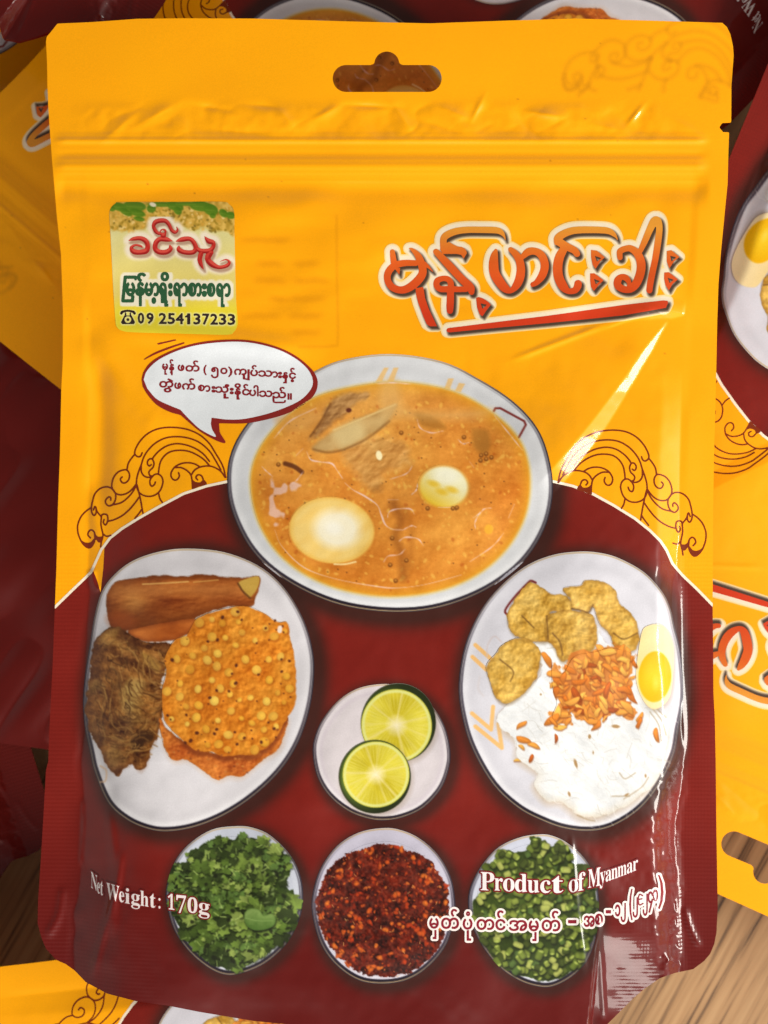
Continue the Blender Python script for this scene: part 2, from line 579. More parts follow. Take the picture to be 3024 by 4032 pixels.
# ------------------------------------------------------------------ materials
def film(name, rough, coat):
    m = bpy.data.materials.new(name)
    m.use_nodes = True
    t = m.node_tree
    b = t.nodes['Principled BSDF']
    at = t.nodes.new('ShaderNodeAttribute')
    at.attribute_name = 'print'
    co = t.nodes.new('ShaderNodeTexCoord')
    nz = t.nodes.new('ShaderNodeTexNoise')
    nz.inputs['Scale'].default_value = 3200
    nz.inputs['Detail'].default_value = 2
    t.links.new(co.outputs['Object'], nz.inputs['Vector'])
    mr = t.nodes.new('ShaderNodeMapRange')
    mr.inputs['To Min'].default_value = 0.90
    mr.inputs['To Max'].default_value = 1.10
    t.links.new(nz.outputs['Fac'], mr.inputs['Value'])
    mx = t.nodes.new('ShaderNodeMix')
    mx.data_type = 'RGBA'
    mx.blend_type = 'MULTIPLY'
    mx.inputs[0].default_value = 1.0
    t.links.new(at.outputs['Color'], mx.inputs[6])
    t.links.new(mr.outputs['Result'], mx.inputs[7])
    t.links.new(mx.outputs[2], b.inputs['Base Color'])
    b.inputs['Roughness'].default_value = rough
    b.inputs['Specular IOR Level'].default_value = 0.22
    b.inputs['Coat Weight'].default_value = coat
    b.inputs['Coat Roughness'].default_value = 0.085
    # pressed ribs of the heat seal, and the soft orange-peel of the laminate
    wv = t.nodes.new('ShaderNodeTexWave')
    wv.bands_direction = 'Y'
    wv.inputs['Scale'].default_value = 330
    wv.inputs['Distortion'].default_value = 0.6
    t.links.new(co.outputs['Object'], wv.inputs['Vector'])
    wx = t.nodes.new('ShaderNodeTexWave')
    wx.bands_direction = 'X'
    wx.inputs['Scale'].default_value = 420
    t.links.new(co.outputs['Object'], wx.inputs['Vector'])
    mu = t.nodes.new('ShaderNodeMath')
    mu.operation = 'MULTIPLY_ADD'
    t.links.new(wx.outputs['Fac'], mu.inputs[0])
    mu.inputs[1].default_value = 0.35
    t.links.new(wv.outputs['Fac'], mu.inputs[2])
    ka = t.nodes.new('ShaderNodeAttribute')
    ka.attribute_name = 'knurl'
    kb = t.nodes.new('ShaderNodeMath')
    kb.operation = 'MULTIPLY'
    t.links.new(mu.outputs[0], kb.inputs[0])
    t.links.new(ka.outputs['Fac'], kb.inputs[1])
    n2 = t.nodes.new('ShaderNodeTexNoise')
    n2.inputs['Scale'].default_value = 420
    n2.inputs['Detail'].default_value = 3
    t.links.new(co.outputs['Object'], n2.inputs['Vector'])
    ad = t.nodes.new('ShaderNodeMath')
    ad.operation = 'MULTIPLY_ADD'
    t.links.new(n2.outputs['Fac'], ad.inputs[0])
    ad.inputs[1].default_value = 0.35
    t.links.new(kb.outputs[0], ad.inputs[2])
    bp = t.nodes.new('ShaderNodeBump')
    bp.inputs['Strength'].default_value = 0.35
    bp.inputs['Distance'].default_value = 0.00006
    t.links.new(ad.outputs[0], bp.inputs['Height'])
    t.links.new(bp.outputs['Normal'], b.inputs['Normal'])
    t.links.new(bp.outputs['Normal'], b.inputs['Coat Normal'])
    return m


FILM = film('printed_laminate', 0.42, 0.62)
INK = film('printed_ink_under_laminate', 0.42, 0.55)

# outlines of the letters, font units (one closed loop per ';')
GLYPHS = {
 'U28': '311,694 258,694 116,482 64,232 116,-18 258,-230 311,-230 203,-18 167,232 203,482',
 'U29': '65,694 12,694 120,482 156,232 120,-19 12,-230 65,-230 207,-18 259,232 207,482',
 'U2D': '283,267 40,267 40,174 283,174',
 'U30': '250,691 90,595 30,341 91,87 250,-9 410,87 470,341 410,595;160,530 250,598 340,530 372,341 340,152 250,84 160,153 128,341',
 'U31': '300,682 202,682 202,0 300,0',
 'U32': '359,632 209,691 129,675 48,626 48,503 127,575 202,595 286,559 319,467 307,393 271,321 159,161 34,7 34,0 466,0 466,93 205,93 368,312 417,478',
 'U33': '358,643 212,691 143,684 81,662 81,569 143,591 197,598 283,571 315,496 281,423 180,397 180,307 289,277 326,193 296,114 216,84 141,97 64,136 64,30 137,1 209,-9 364,49 424,198 401,297 326,360 393,421 413,513',
 'U34': '398,691 356,691 11,269 11,224 300,224 300,0 398,0 398,224 471,224 471,312 398,312;298,506 300,506 300,312 142,312',
 'U35': '101,682 101,327 277,313 340,207 298,120 199,84 124,97 50,134 50,33 132,1 215,-9 375,53 438,209 372,367 190,423 190,594 404,594 404,682',
 'U36': '317,691 376,616 246,506 167,366 214,385 274,394 410,337 465,195 405,51 264,-9 105,58 44,233 114,482;200,294 254,301 335,271 367,196 337,115 258,84 166,133 146,265',
 'U37': '490,682 49,682 49,589 344,589 94,29 181,-9',
 'U39': '400,620 244,691 93,628 36,489 92,348 229,290 284,298 335,319 267,187 127,63 187,-9 384,191 461,442;166,568 246,598 327,561 360,475 359,450 355,420 300,392 250,383 168,414 134,490',
 'U1000': '332,546 404,538 466,514 518,475 560,426 604,478 658,516 722,538 792,546 872,537 940,509 995,466 1036,410 1061,343 1069,268 1061,189 1036,122 996,66 944,25 882,0 811,-9 768,-8 732,-3 700,5 670,17 702,83 744,69 796,64 871,78 929,119 966,183 978,266 966,349 930,415 872,457 793,471 733,462 682,436 638,394 597,339 605,299 607,258 598,171 570,96 529,36 478,-10 427,54 465,93 493,139 510,193 516,256 503,345 466,413 407,457 332,471 256,457 197,414 159,345 146,256 152,193 169,139 197,93 235,54 184,-10 150,18 119,55 92,99 72,149 59,202 55,258 64,339 92,409 135,466 191,510 258,537',
 'U1001': '325,546 410,537 482,510 541,466 584,410 612,343 621,269 612,195 585,128 542,71 483,28 410,-1 325,-10 261,-4 203,14 150,42 107,80 74,127 52,182 119,222 182,248 245,264 309,269 371,264 428,251 478,229 521,201 528,235 530,270 524,327 505,376 474,417 434,447 384,466 327,472 265,464 210,441 164,401 130,347 60,383 99,449 160,501 237,535;306,196 262,193 221,184 182,170 147,154 181,115 224,87 273,70 328,64 381,69 426,84 461,107 489,136 453,160 411,180 362,192',
 'U1004': '341,546 399,541 452,526 500,501 541,469 573,429 595,383 525,347 493,401 450,441 398,464 339,472 284,466 237,447 198,416 170,376 152,326 146,270 152,214 171,164 201,122 240,91 286,71 339,64 398,72 450,96 493,135 525,189 595,153 573,108 541,68 500,35 452,11 399,-5 341,-10 258,-1 187,26 130,69 89,126 64,193 55,269 64,344 91,411 133,467 190,510 260,537',
 'U1005': '337,546 417,537 486,510 542,467 584,412 610,344 619,268 610,192 583,124 540,68 483,26 413,-1 334,-10 255,-1 187,27 131,70 90,126 64,193 55,268 64,343 90,410 131,466 188,510 257,537;335,472 295,468 257,457 290,418 316,374 333,323 339,265 334,209 318,160 293,116 261,77 297,66 334,63 389,69 436,88 475,119 504,160 522,210 528,266 515,350 476,416 414,458;195,416 170,385 152,350 140,309 136,266 140,222 152,182 172,147 197,117 243,184 258,265 254,306 242,345 223,382',
 'U100A': '333,546 412,537 478,510 532,467 572,411 596,344 604,269 602,230 596,193 631,137 672,96 722,72 784,64 858,78 915,121 951,187 963,270 951,353 915,418 858,458 786,472 736,468 694,454 662,520 691,532 722,540 758,544 800,546 870,538 932,512 983,471 1022,416 1046,347 1054,268 1046,192 1020,125 979,69 926,26 860,-1 783,-10 718,-3 657,18 604,54 561,104 521,57 470,20 407,-2 333,-10 292,-7 252,3 214,18 180,39 180,-269 187,-322 207,-362 242,-386 292,-394 851,-394 902,-386 937,-362 956,-322 963,-269 963,-253 1052,-253 1001,-414 847,-467 296,-467 142,-414 91,-253 91,153 161,189 192,135 234,96 283,72 335,64 386,71 429,91 465,122 491,164 508,214 513,270 501,352 466,416 410,458 335,472 283,464 234,441 192,401 161,347 91,383 114,429 146,469 185,501 231,526 281,541',
 'U1010': '327,546 401,538 466,514 519,478 560,430 604,480 660,516 723,539 792,546 871,537 939,509 994,466 1035,410 1060,343 1069,268 1061,189 1036,122 996,66 944,25 882,-1 810,-10 767,-8 731,-4 699,4 669,16 701,82 744,68 796,64 870,78 928,119 966,183 978,266 966,350 929,416 870,458 794,472 738,464 685,439 637,398 598,343 605,304 607,264 598,188 572,122 530,67 474,25 404,-1 324,-10 249,-1 184,27 130,70 89,126 64,193 55,268 64,343 89,410 130,466 185,510 251,537;328,472 278,466 234,447 197,416 169,375 152,325 146,266 152,209 170,160 198,119 236,89 279,70 327,64 406,78 466,119 503,182 515,262 503,347 466,414 408,458',
 'U1014': '310,546 352,544 387,538 416,527 442,513 467,494 493,470 441,414 410,442 381,461 351,471 314,474 284,470 259,457 242,438 236,414 244,386 267,365 305,345 412,305 456,284 490,261 515,232 530,197 535,153 522,86 485,38 428,7 356,-8 356,-467 267,-467 267,-10 233,-10 142,0 81,31 46,76 34,132 39,170 55,204 78,231 110,251 146,264 185,268 257,255 307,218 339,154 354,64 395,72 425,88 444,114 450,151 440,186 409,215 359,241 292,267 228,295 185,326 160,364 152,410 158,447 174,480 200,507 232,528 270,542;213,186 178,194 154,190 133,179 117,160 112,131 120,103 143,82 180,68 231,63 261,123 242,164',
 'U1015': '184,546 235,482 197,443 169,398 152,343 146,280 159,190 199,122 260,78 338,64 416,79 477,122 516,191 529,280 523,343 505,398 474,443 433,482 483,546 522,515 556,477 584,432 604,383 617,331 621,278 612,198 584,128 540,70 483,27 415,-1 338,-10 260,-1 192,27 135,71 92,129 64,199 55,278 64,358 90,433 131,497',
 'U1016': '184,546 235,482 197,443 169,398 152,343 146,280 152,218 170,166 199,123 238,91 284,71 337,64 375,67 411,77 381,118 355,167 338,224 332,287 341,367 368,436 412,495 473,545 536,492 583,428 611,355 620,278 611,198 583,128 539,70 483,27 414,-1 337,-10 260,-1 192,27 135,71 92,129 64,199 55,278 64,358 90,433 131,497;474,443 445,410 426,375 416,335 412,287 416,240 428,195 448,154 476,119 502,150 522,188 535,232 539,280 535,328 521,371 500,409',
 'U1019': '184,546 235,482 197,443 169,398 152,343 146,280 148,245 154,212 192,241 234,262 282,276 337,280 391,276 440,262 483,240 521,211 527,244 529,280 523,343 505,398 474,443 433,482 483,546 522,515 556,477 584,432 604,383 617,331 621,278 612,198 584,128 540,70 483,27 415,-1 338,-10 260,-1 192,27 135,71 92,129 64,199 55,278 64,358 90,433 131,497;337,209 254,193 182,144 211,110 247,85 290,69 338,64 386,69 429,85 464,110 493,144 461,172 423,193 382,205',
 'U101B': '326,546 404,537 471,510 524,467 564,411 589,344 597,268 597,-399 722,-399 722,-467 509,-467 509,266 503,323 487,373 460,414 424,446 379,465 327,472 266,463 216,436 178,393 154,336 270,306 358,240 414,140 432,9 352,-9 323,-10 247,-1 182,26 129,69 88,125 63,192 55,268 64,344 89,412 130,467 184,510 250,537;146,265 158,184 194,120 250,78 326,64 350,65 330,146 287,207 225,247',
 'U101E': '304,546 386,537 456,510 512,468 554,413 580,347 589,273 587,234 580,196 619,145 664,103 719,74 786,65 842,72 890,91 929,122 958,164 975,213 981,270 968,353 929,417 868,458 790,472 736,468 690,454 658,520 689,532 722,540 760,544 804,546 878,537 943,512 996,470 1038,415 1063,347 1072,268 1063,191 1035,124 991,68 933,26 863,-1 783,-10 711,-2 645,20 588,57 542,109 502,61 448,23 382,-2 305,-10 221,1 147,35 88,87 50,153 120,189 152,135 195,96 247,72 306,64 361,71 408,92 446,124 475,166 492,215 498,270 492,327 474,376 445,416 407,447 360,466 306,472 247,464 195,441 152,401 120,347 50,383 88,450 147,502 221,535',
 'U101F': '184,546 235,482 197,443 169,398 152,343 146,280 159,190 198,122 257,78 331,64 406,78 465,122 503,190 516,280 510,343 493,398 464,443 425,482 476,546 529,498 568,439 611,484 665,518 725,539 791,546 870,537 938,510 993,466 1034,410 1060,343 1068,268 1060,189 1034,122 995,66 943,25 880,-1 809,-10 766,-8 730,-4 698,4 668,16 700,82 743,68 795,64 870,78 929,120 966,184 978,266 972,323 956,373 928,414 892,445 846,465 792,471 733,463 682,438 638,398 600,344 605,306 607,266 598,194 572,128 530,72 475,28 407,0 331,-10 255,-1 188,27 133,71 91,129 64,199 55,278 64,358 90,433 131,497',
 'U1021': '308,546 379,542 436,528 481,508 513,480 552,506 599,528 656,541 722,546 803,537 874,510 932,467 976,411 1004,344 1013,268 1005,193 980,126 940,70 887,27 822,-1 745,-10 687,-4 636,9 654,138 710,239 797,306 912,336 886,394 844,436 787,462 718,471 664,467 617,454 575,432 538,402 531,361 513,330 482,306 438,287 438,282 494,259 530,229 550,191 557,146 541,80 491,31 410,0 300,-10 211,0 139,30 85,77 49,140 119,176 148,124 190,89 242,69 300,62 377,68 429,88 459,118 469,157 462,189 440,217 402,237 348,243 336,243 336,315 383,321 420,337 446,363 454,397 449,425 433,446 408,459 378,468 344,473 308,474 273,472 239,466 209,457 185,444 169,426 164,404 167,387 177,372 108,334 89,367 83,386 81,407 96,463 143,508 215,536;921,265 841,246 778,205 736,144 719,64 817,78 875,120 909,184',
 'U102B': '-29,1003 58,987 122,940 163,865 176,766 176,0 91,0 91,780 84,844 62,894 25,925 -29,936 -78,927 -116,899 -141,853 -149,787 -149,771 -234,771 -234,785 -228,847 -209,901 -178,944 -136,976 -86,996',
 'U102C': '111,546 190,537 260,510 319,467 364,411 392,345 401,270 393,193 367,126 327,69 276,26 214,-1 146,-10 104,-8 69,-4 37,4 8,16 40,82 82,68 132,64 206,78 262,121 297,186 309,271 303,327 285,376 256,416 217,447 168,467 112,473 54,466 -3,445 -58,407 -113,353 -165,408 -108,465 -45,509 27,537',
 'U102D': '-304,1002 -251,996 -206,976 -169,946 -142,907 -126,861 -120,810 -126,761 -143,717 -171,679 -208,651 -253,632 -306,626 -357,632 -401,651 -437,680 -464,718 -481,764 -487,814 -481,864 -464,908 -437,947 -401,977 -356,996;-303,935 -347,926 -380,900 -400,861 -407,812 -400,765 -379,727 -346,702 -303,693 -262,701 -229,726 -207,763 -200,808 -207,858 -228,898 -260,926',
 'U102F': '-368,-49 -279,-49 -279,-399 -154,-399 -154,-467 -368,-467',
 'U1030': '-287,-49 -199,-49 -199,-399 -74,-399 -74,-467 -287,-467;-448,-49 -360,-49 -360,-467 -448,-467',
 'U1031': '326,546 413,535 483,501 535,449 568,383 498,347 471,401 434,441 386,464 324,472 276,466 233,447 196,417 168,376 149,327 143,270 145,235 152,201 195,229 242,251 292,264 342,269 409,264 466,248 520,222 576,182 545,103 492,42 417,3 326,-10 250,-1 184,28 129,71 87,128 61,195 52,269 61,343 88,410 130,466 185,510 251,537;345,196 300,192 258,179 218,160 182,135 207,106 239,84 278,69 323,64 378,70 421,87 455,115 481,154 455,170 426,184 390,193',
 'U1032': '-345,858 -147,664 -196,607 -396,803',
 'U1036': '-324,840 -280,833 -245,813 -221,779 -213,735 -221,690 -245,656 -280,635 -324,628 -368,635 -403,656 -426,689 -433,734 -426,778 -403,812 -368,833;-323,787 -344,784 -361,773 -372,756 -376,734 -373,712 -362,695 -346,685 -323,681 -302,685 -285,695 -274,712 -270,734 -274,756 -285,773 -302,784',
 'U1037': '-324,-110 -280,-117 -245,-138 -221,-171 -213,-215 -221,-260 -245,-294 -280,-315 -324,-322 -368,-315 -403,-295 -426,-261 -433,-216 -426,-172 -403,-138 -368,-117;-323,-163 -344,-166 -361,-177 -372,-194 -376,-216 -363,-256 -323,-269 -302,-266 -285,-255 -274,-238 -270,-216 -274,-194 -285,-177 -302,-166',
 'U1038': '172,536 216,529 252,508 275,475 283,431 275,386 252,352 216,331 172,324 128,331 93,352 70,385 63,430 70,475 93,508 128,529;173,483 152,480 135,469 124,452 120,430 133,390 173,377 194,380 211,391 222,408 226,430 222,452 211,469 194,480;172,201 216,194 252,173 275,140 283,96 275,51 252,17 216,-4 172,-11 128,-4 93,16 70,50 63,95 70,140 93,173 128,194;173,148 152,144 135,134 124,117 120,95 123,73 134,56 150,46 173,42 194,46 211,56 222,73 226,95 222,117 211,134 194,144',
 'U103A': '-304,1002 -256,997 -212,981 -176,956 -149,921 -206,877 -224,901 -247,920 -274,931 -303,935 -347,926 -379,901 -399,864 -406,819 -400,771 -382,732 -356,702 -327,678 -371,626 -417,659 -454,704 -478,757 -486,819 -480,872 -462,917 -434,953 -397,980 -353,997',
 'U103B': '91,536 176,536 176,-467 -165,-346 -165,153 -80,153 -80,-303 91,-365',
 'U103C': '296,1003 618,1003 773,950 824,789 824,760 735,760 735,806 728,859 708,898 673,923 623,931 292,931 242,923 208,898 188,859 181,806 181,-268 188,-321 208,-361 242,-386 292,-394 623,-394 673,-386 708,-361 728,-321 735,-268 735,153 824,153 824,-252 773,-413 618,-466 296,-466 142,-413 91,-252 91,789 142,950',
 'U103D': '-326,-49 -272,-56 -227,-75 -191,-105 -164,-144 -148,-190 -142,-241 -148,-288 -165,-332 -192,-370 -229,-400 -274,-419 -328,-425 -379,-419 -424,-401 -460,-371 -487,-333 -503,-288 -509,-237 -503,-186 -487,-141 -459,-103 -423,-74 -378,-55;-325,-117 -369,-126 -402,-152 -423,-191 -430,-240 -423,-286 -402,-324 -368,-349 -325,-357 -284,-349 -251,-325 -229,-288 -222,-242 -229,-193 -250,-152 -282,-126',
 'U103E': '-357,-49 -269,-49 -269,-467 -482,-467 -482,-399 -357,-399',
 'U1040': '326,546 404,537 471,509 524,466 564,409 589,342 597,268 589,195 564,128 524,71 470,28 402,-1 323,-10 247,-1 182,26 129,69 88,125 63,192 55,268 63,342 88,409 128,466 182,509 248,537;327,472 253,458 195,416 158,350 146,266 152,209 169,160 196,119 233,89 277,70 326,64 377,70 420,90 457,120 484,160 500,210 506,266 494,349 458,415 401,458',
 'U1041': '297,546 375,537 441,510 495,467 535,412 560,345 568,269 560,193 534,126 493,69 440,26 374,-1 297,-10 217,1 146,35 91,87 55,153 125,189 155,135 195,96 243,72 298,64 372,78 429,120 465,186 477,270 465,352 429,417 372,458 298,472 243,464 195,441 155,401 125,347 55,383 91,450 146,502 217,535',
 'U1042': '499,536 584,536 584,-165 576,-252 551,-327 510,-386 457,-431 391,-458 314,-467 238,-458 172,-432 118,-391 77,-336 52,-271 43,-196 128,-196 134,-253 152,-301 181,-341 219,-372 264,-391 315,-397 391,-382 450,-339 487,-267 499,-168',
 'U1044': '326,546 407,535 477,501 532,449 568,383 498,347 468,401 428,441 380,464 325,472 251,458 195,417 158,352 146,270 158,186 194,120 251,78 325,64 380,72 428,96 468,135 498,189 568,153 238,-467 141,-467 355,-74 405,5 365,-6 326,-10 249,-1 183,27 129,70 88,127 63,194 55,269 63,345 88,413 129,468 183,510 249,537',
 'U1045': '324,546 400,537 464,510 515,468 553,412 576,344 584,268 584,-165 576,-252 551,-327 510,-386 457,-431 391,-458 314,-467 237,-458 171,-432 117,-391 77,-336 51,-271 43,-196 128,-196 134,-253 152,-301 180,-341 218,-372 263,-391 315,-397 391,-382 450,-339 487,-267 499,-168 499,269 488,354 454,420 398,462 323,476 271,470 225,453 187,424 159,385 170,392 186,396 221,399 256,395 289,382 317,361 339,334 353,301 358,263 353,225 338,190 315,161 284,139 249,125 208,120 146,131 97,165 66,216 55,282 64,357 90,421 132,474 186,513 251,538;208,331 181,326 158,310 142,287 137,259 142,232 158,209 181,193 208,188 236,193 259,209 275,232 280,259 275,287 259,310 236,326',
 'U1046': '377,1003 460,995 531,970 589,930 632,877 659,812 668,732 583,732 577,790 559,837 529,876 489,907 439,926 380,933 296,919 231,877 190,805 176,701 176,286 189,189 230,118 295,74 383,60 439,66 488,85 528,114 558,153 577,200 583,253 581,267 576,280 566,289 552,292 528,290 504,285 457,270 432,265 403,263 343,273 297,304 267,350 257,408 261,444 274,478 295,506 324,528 361,542 404,547 438,544 469,534 496,517 520,490 459,458 450,468 437,475 423,479 409,480 381,475 360,458 346,435 342,408 347,376 362,352 383,335 409,330 434,332 506,356 532,362 562,364 607,356 640,333 661,298 668,255 659,184 634,120 591,66 534,25 462,-1 377,-10 292,-1 221,27 165,70 124,129 99,200 91,282 91,701 110,829 167,925 258,983',
 'U104B': '91,536 179,536 179,0 91,0;282,536 370,536 370,0 282,0',
 's0': '281,724 360,713 422,679 468,625 500,552 519,462 525,358 519,254 500,165 468,91 421,36 359,2 280,-10 198,2 135,36 89,91 58,165 40,255 34,359 40,463 58,552 89,625 135,679 198,713;281,659 235,639 207,580 194,485 189,358 194,231 207,135 234,75 280,55 326,75 353,135 366,231 370,358 366,485 353,580 327,639',
 's1': '266,718 378,718 378,118 381,91 388,70 403,57 429,53 510,53 510,0 97,0 97,53 179,53 202,57 217,67 226,87 229,118 229,619 193,577 160,544 130,522 100,515 78,520 59,535 46,559 42,589 74,599 110,613 150,634 196,666',
 's7': '44,504 49,714 526,714 526,665 250,0 165,0 431,605 168,605 128,592 110,554 104,504',
 's:': '109,458 151,440 169,398 151,356 109,338 67,356 49,398 67,440;109,111 151,93 169,51 151,9 109,-9 67,9 49,51 67,93',
 'sM': '22,678 275,678 472,212 669,678 919,678 919,653 878,645 852,630 839,604 834,563 834,127 836,90 841,64 851,46 866,35 888,29 918,26 918,0 589,0 589,26 621,30 644,37 660,48 670,66 675,90 677,124 677,594 429,0 402,0 157,579 157,119 162,72 178,44 207,30 252,26 252,0 21,0 21,26 64,32 92,47 107,74 112,118 112,569 110,598 105,619 95,634 78,644 55,650 22,653',
 'sN': '27,678 233,678 582,251 582,562 580,594 575,616 565,632 549,643 526,649 493,653 493,678 714,678 714,653 671,647 645,633 632,605 628,561 628,-16 600,-16 159,521 159,117 163,73 176,46 203,32 248,26 248,0 27,0 27,26 58,29 81,35 96,45 106,62 111,85 113,117 113,578 73,626 54,645 42,650 27,653',
 'sP': '24,678 318,678 428,672 500,655 546,628 580,592 602,547 609,494 593,417 546,358 468,319 360,306 271,306 271,120 276,75 289,47 316,32 360,26 360,0 23,0 23,26 66,32 93,47 107,75 111,120 111,564 106,605 92,631 66,646 24,653;322,642 297,639 282,631 274,616 271,593 271,342 300,342 363,350 404,376 427,422 435,490 429,558 410,605 375,633',
 'sW': '-23,678 269,678 269,653 242,650 223,643 212,630 209,611 212,587 220,555 332,228 448,525 426,594 414,623 398,640 375,648 341,653 341,678 654,678 654,653 602,643 585,613 587,598 706,247 805,550 814,582 817,605 813,627 801,641 780,649 749,653 749,678 929,678 929,653 904,644 885,627 870,601 856,565 664,-16 637,-16 470,460 283,-16 254,-16 48,585 36,615 22,636 4,648 -23,653',
 'sa': '241,474 332,464 392,435 425,385 436,313 439,59 444,53 453,51 464,54 477,62 490,41 438,-1 379,-15 321,2 298,52 225,3 142,-13 96,-6 60,17 38,51 30,94 46,154 95,203 177,244 296,283 296,359 292,395 278,420 255,435 220,440 171,432 155,408 180,363 183,344 178,320 164,300 142,288 115,284 87,289 66,302 53,324 49,352 55,385 74,415 103,439 141,458 188,470;296,252 206,206 176,125 188,69 225,50 240,53 259,61 278,75 296,94',
 'sc': '260,475 324,467 373,444 403,409 413,365 409,340 397,321 377,308 352,304 307,321 292,373 294,404 284,433 252,442 188,401 167,279 176,183 204,114 248,71 304,57 356,70 404,107 424,90 339,11 232,-15 178,-7 129,16 88,53 56,101 36,158 29,223 37,292 60,353 96,403 143,442 198,467',
 'sd': '262,678 475,678 475,112 477,81 484,61 498,48 526,41 526,16 438,8 332,-15 332,58 280,3 208,-15 159,-7 116,16 79,52 52,99 35,156 29,219 35,291 54,354 83,404 121,443 166,466 217,474 281,460 332,417 332,597 328,623 316,640 294,650 262,654;259,418 219,406 194,372 180,312 175,228 180,146 193,87 218,53 255,42 278,47 300,62 320,84 332,113 332,360 324,383 307,402 284,414',
 'se': '234,474 311,460 371,417 408,349 421,258 421,247 174,247 206,109 297,63 353,79 402,128 424,108 339,16 229,-15 174,-7 126,16 86,52 55,102 36,163 29,234 36,300 56,358 88,406 130,443 179,466;240,442 190,407 173,303 173,286 300,286 300,320 297,375 288,413 269,435',
 'sf': '259,692 315,685 357,664 383,632 392,595 388,567 375,546 356,533 334,529 310,533 291,544 279,560 275,582 278,603 294,644 288,656 268,660 243,655 229,640 222,615 220,581 220,462 303,462 303,412 220,412 220,97 224,60 235,38 258,28 297,24 297,0 22,0 22,24 44,27 59,33 68,41 74,52 77,72 78,412 24,412 24,462 78,462 78,526 90,596 126,648 183,681',
 'sg': '234,474 292,469 347,453 472,453 472,399 399,399 425,354 434,303 428,262 411,225 384,195 348,172 305,158 211,155 187,151 168,141 154,125 150,106 165,81 210,73 261,73 332,70 386,60 424,43 450,19 465,-13 470,-55 454,-119 406,-168 326,-199 217,-209 132,-202 71,-181 34,-149 21,-111 41,-68 102,-38 52,-1 35,45 42,80 63,110 99,138 152,164 63,224 33,316 40,360 59,399 90,430 130,454 179,469;234,442 204,434 185,411 174,371 170,314 174,257 185,217 204,193 234,185 264,193 284,217 294,257 297,314 294,371 284,411 264,434;305,-51 144,-51 118,-77 109,-108 117,-132 141,-154 181,-168 239,-173 354,-154 392,-98 387,-76 371,-62 344,-54',
 'sh': '28,678 220,678 220,397 284,455 362,474 460,434 492,315 492,83 494,56 502,39 517,28 541,24 541,0 301,0 301,24 308,24 340,39 350,83 350,323 348,359 341,384 327,399 302,404 258,390 220,350 220,83 222,56 230,39 244,28 268,24 268,0 27,0 27,24 52,28 67,38 75,56 78,83 78,594 76,621 68,639 53,650 28,655',
 'si': '150,690 179,685 204,668 220,644 225,614 220,585 203,560 179,544 150,539 121,544 96,560 80,585 75,614 80,644 96,668 121,685;31,462 221,462 221,83 223,57 230,39 244,29 268,24 268,0 27,0 27,24 52,29 68,38 75,55 78,83 78,375 76,406 70,424 55,433 30,437',
 'sm': '353,474 435,453 477,389 542,453 622,474 718,434 750,315 750,83 752,56 760,39 774,28 798,24 798,0 562,0 562,24 586,28 600,39 608,57 610,83 610,323 608,359 601,384 587,399 562,404 520,391 483,353 483,83 485,57 493,39 507,28 530,24 530,0 297,0 297,24 320,28 335,39 343,57 345,83 345,323 343,358 336,384 322,399 297,404 254,390 218,350 218,83 220,57 227,40 241,29 264,24 264,0 27,0 27,24 52,28 67,38 75,56 78,83 78,377 76,404 68,422 53,434 28,438 28,462 218,462 218,394 280,454',
 'sn': '362,474 460,434 492,315 492,83 494,56 502,39 517,28 541,24 541,0 301,0 301,24 308,24 340,39 350,83 350,323 348,359 341,384 327,399 302,404 258,390 220,350 220,83 222,56 230,39 244,28 268,24 268,0 27,0 27,24 52,28 67,38 75,56 78,83 78,377 76,404 68,422 53,434 28,438 28,462 220,462 220,398 283,455',
 'so': '250,474 311,466 365,443 410,406 444,357 465,298 472,229 465,161 444,102 410,53 366,16 312,-7 251,-15 189,-7 135,17 90,55 56,104 35,163 28,229 35,296 56,356 90,405 135,443 189,466;251,445 214,435 191,403 178,338 174,230 175,170 178,122 183,84 191,58 215,27 251,17 287,27 311,58 319,84 324,121 327,229 322,338 309,403 286,435',
 'sr': '347,474 384,469 410,453 426,428 431,396 427,370 414,349 394,336 369,331 346,334 330,344 308,372 296,383 281,387 261,380 241,360 227,327 222,286 222,83 226,55 237,38 258,28 294,24 294,0 27,0 27,24 52,29 68,38 75,55 78,83 78,375 76,406 69,425 55,433 30,437 31,462 217,462 217,375 245,417 279,448 313,468',
 'st': '192,631 215,631 215,462 309,462 309,415 215,415 215,122 217,95 223,76 233,64 250,60 282,73 307,111 331,98 271,14 184,-14 133,-7 98,16 79,53 72,106 72,415 30,415 30,446 85,500 131,550 167,593',
 'su': '17,462 211,462 211,110 214,87 225,69 241,57 263,53 305,64 340,98 340,369 337,401 329,422 312,434 282,438 282,462 482,462 482,104 485,76 493,58 509,48 536,44 536,19 446,11 340,-15 340,60 312,29 277,5 238,-10 195,-15 136,-5 97,26 75,75 68,144 68,369 66,399 59,420 43,433 17,438',
 'sy': '-7,462 241,462 241,437 217,435 202,431 194,423 191,409 276,177 352,387 354,408 351,422 342,431 325,436 302,437 302,462 446,462 446,437 427,432 413,418 400,394 386,361 241,-36 216,-97 193,-143 168,-174 142,-195 113,-205 78,-209 43,-203 15,-186 -4,-159 -10,-125 -6,-100 7,-79 27,-64 53,-59 76,-63 95,-74 107,-91 110,-130 115,-143 128,-147 147,-138 170,-110 182,-90 193,-66 209,-7 37,410 23,428 12,435 -7,437',
}
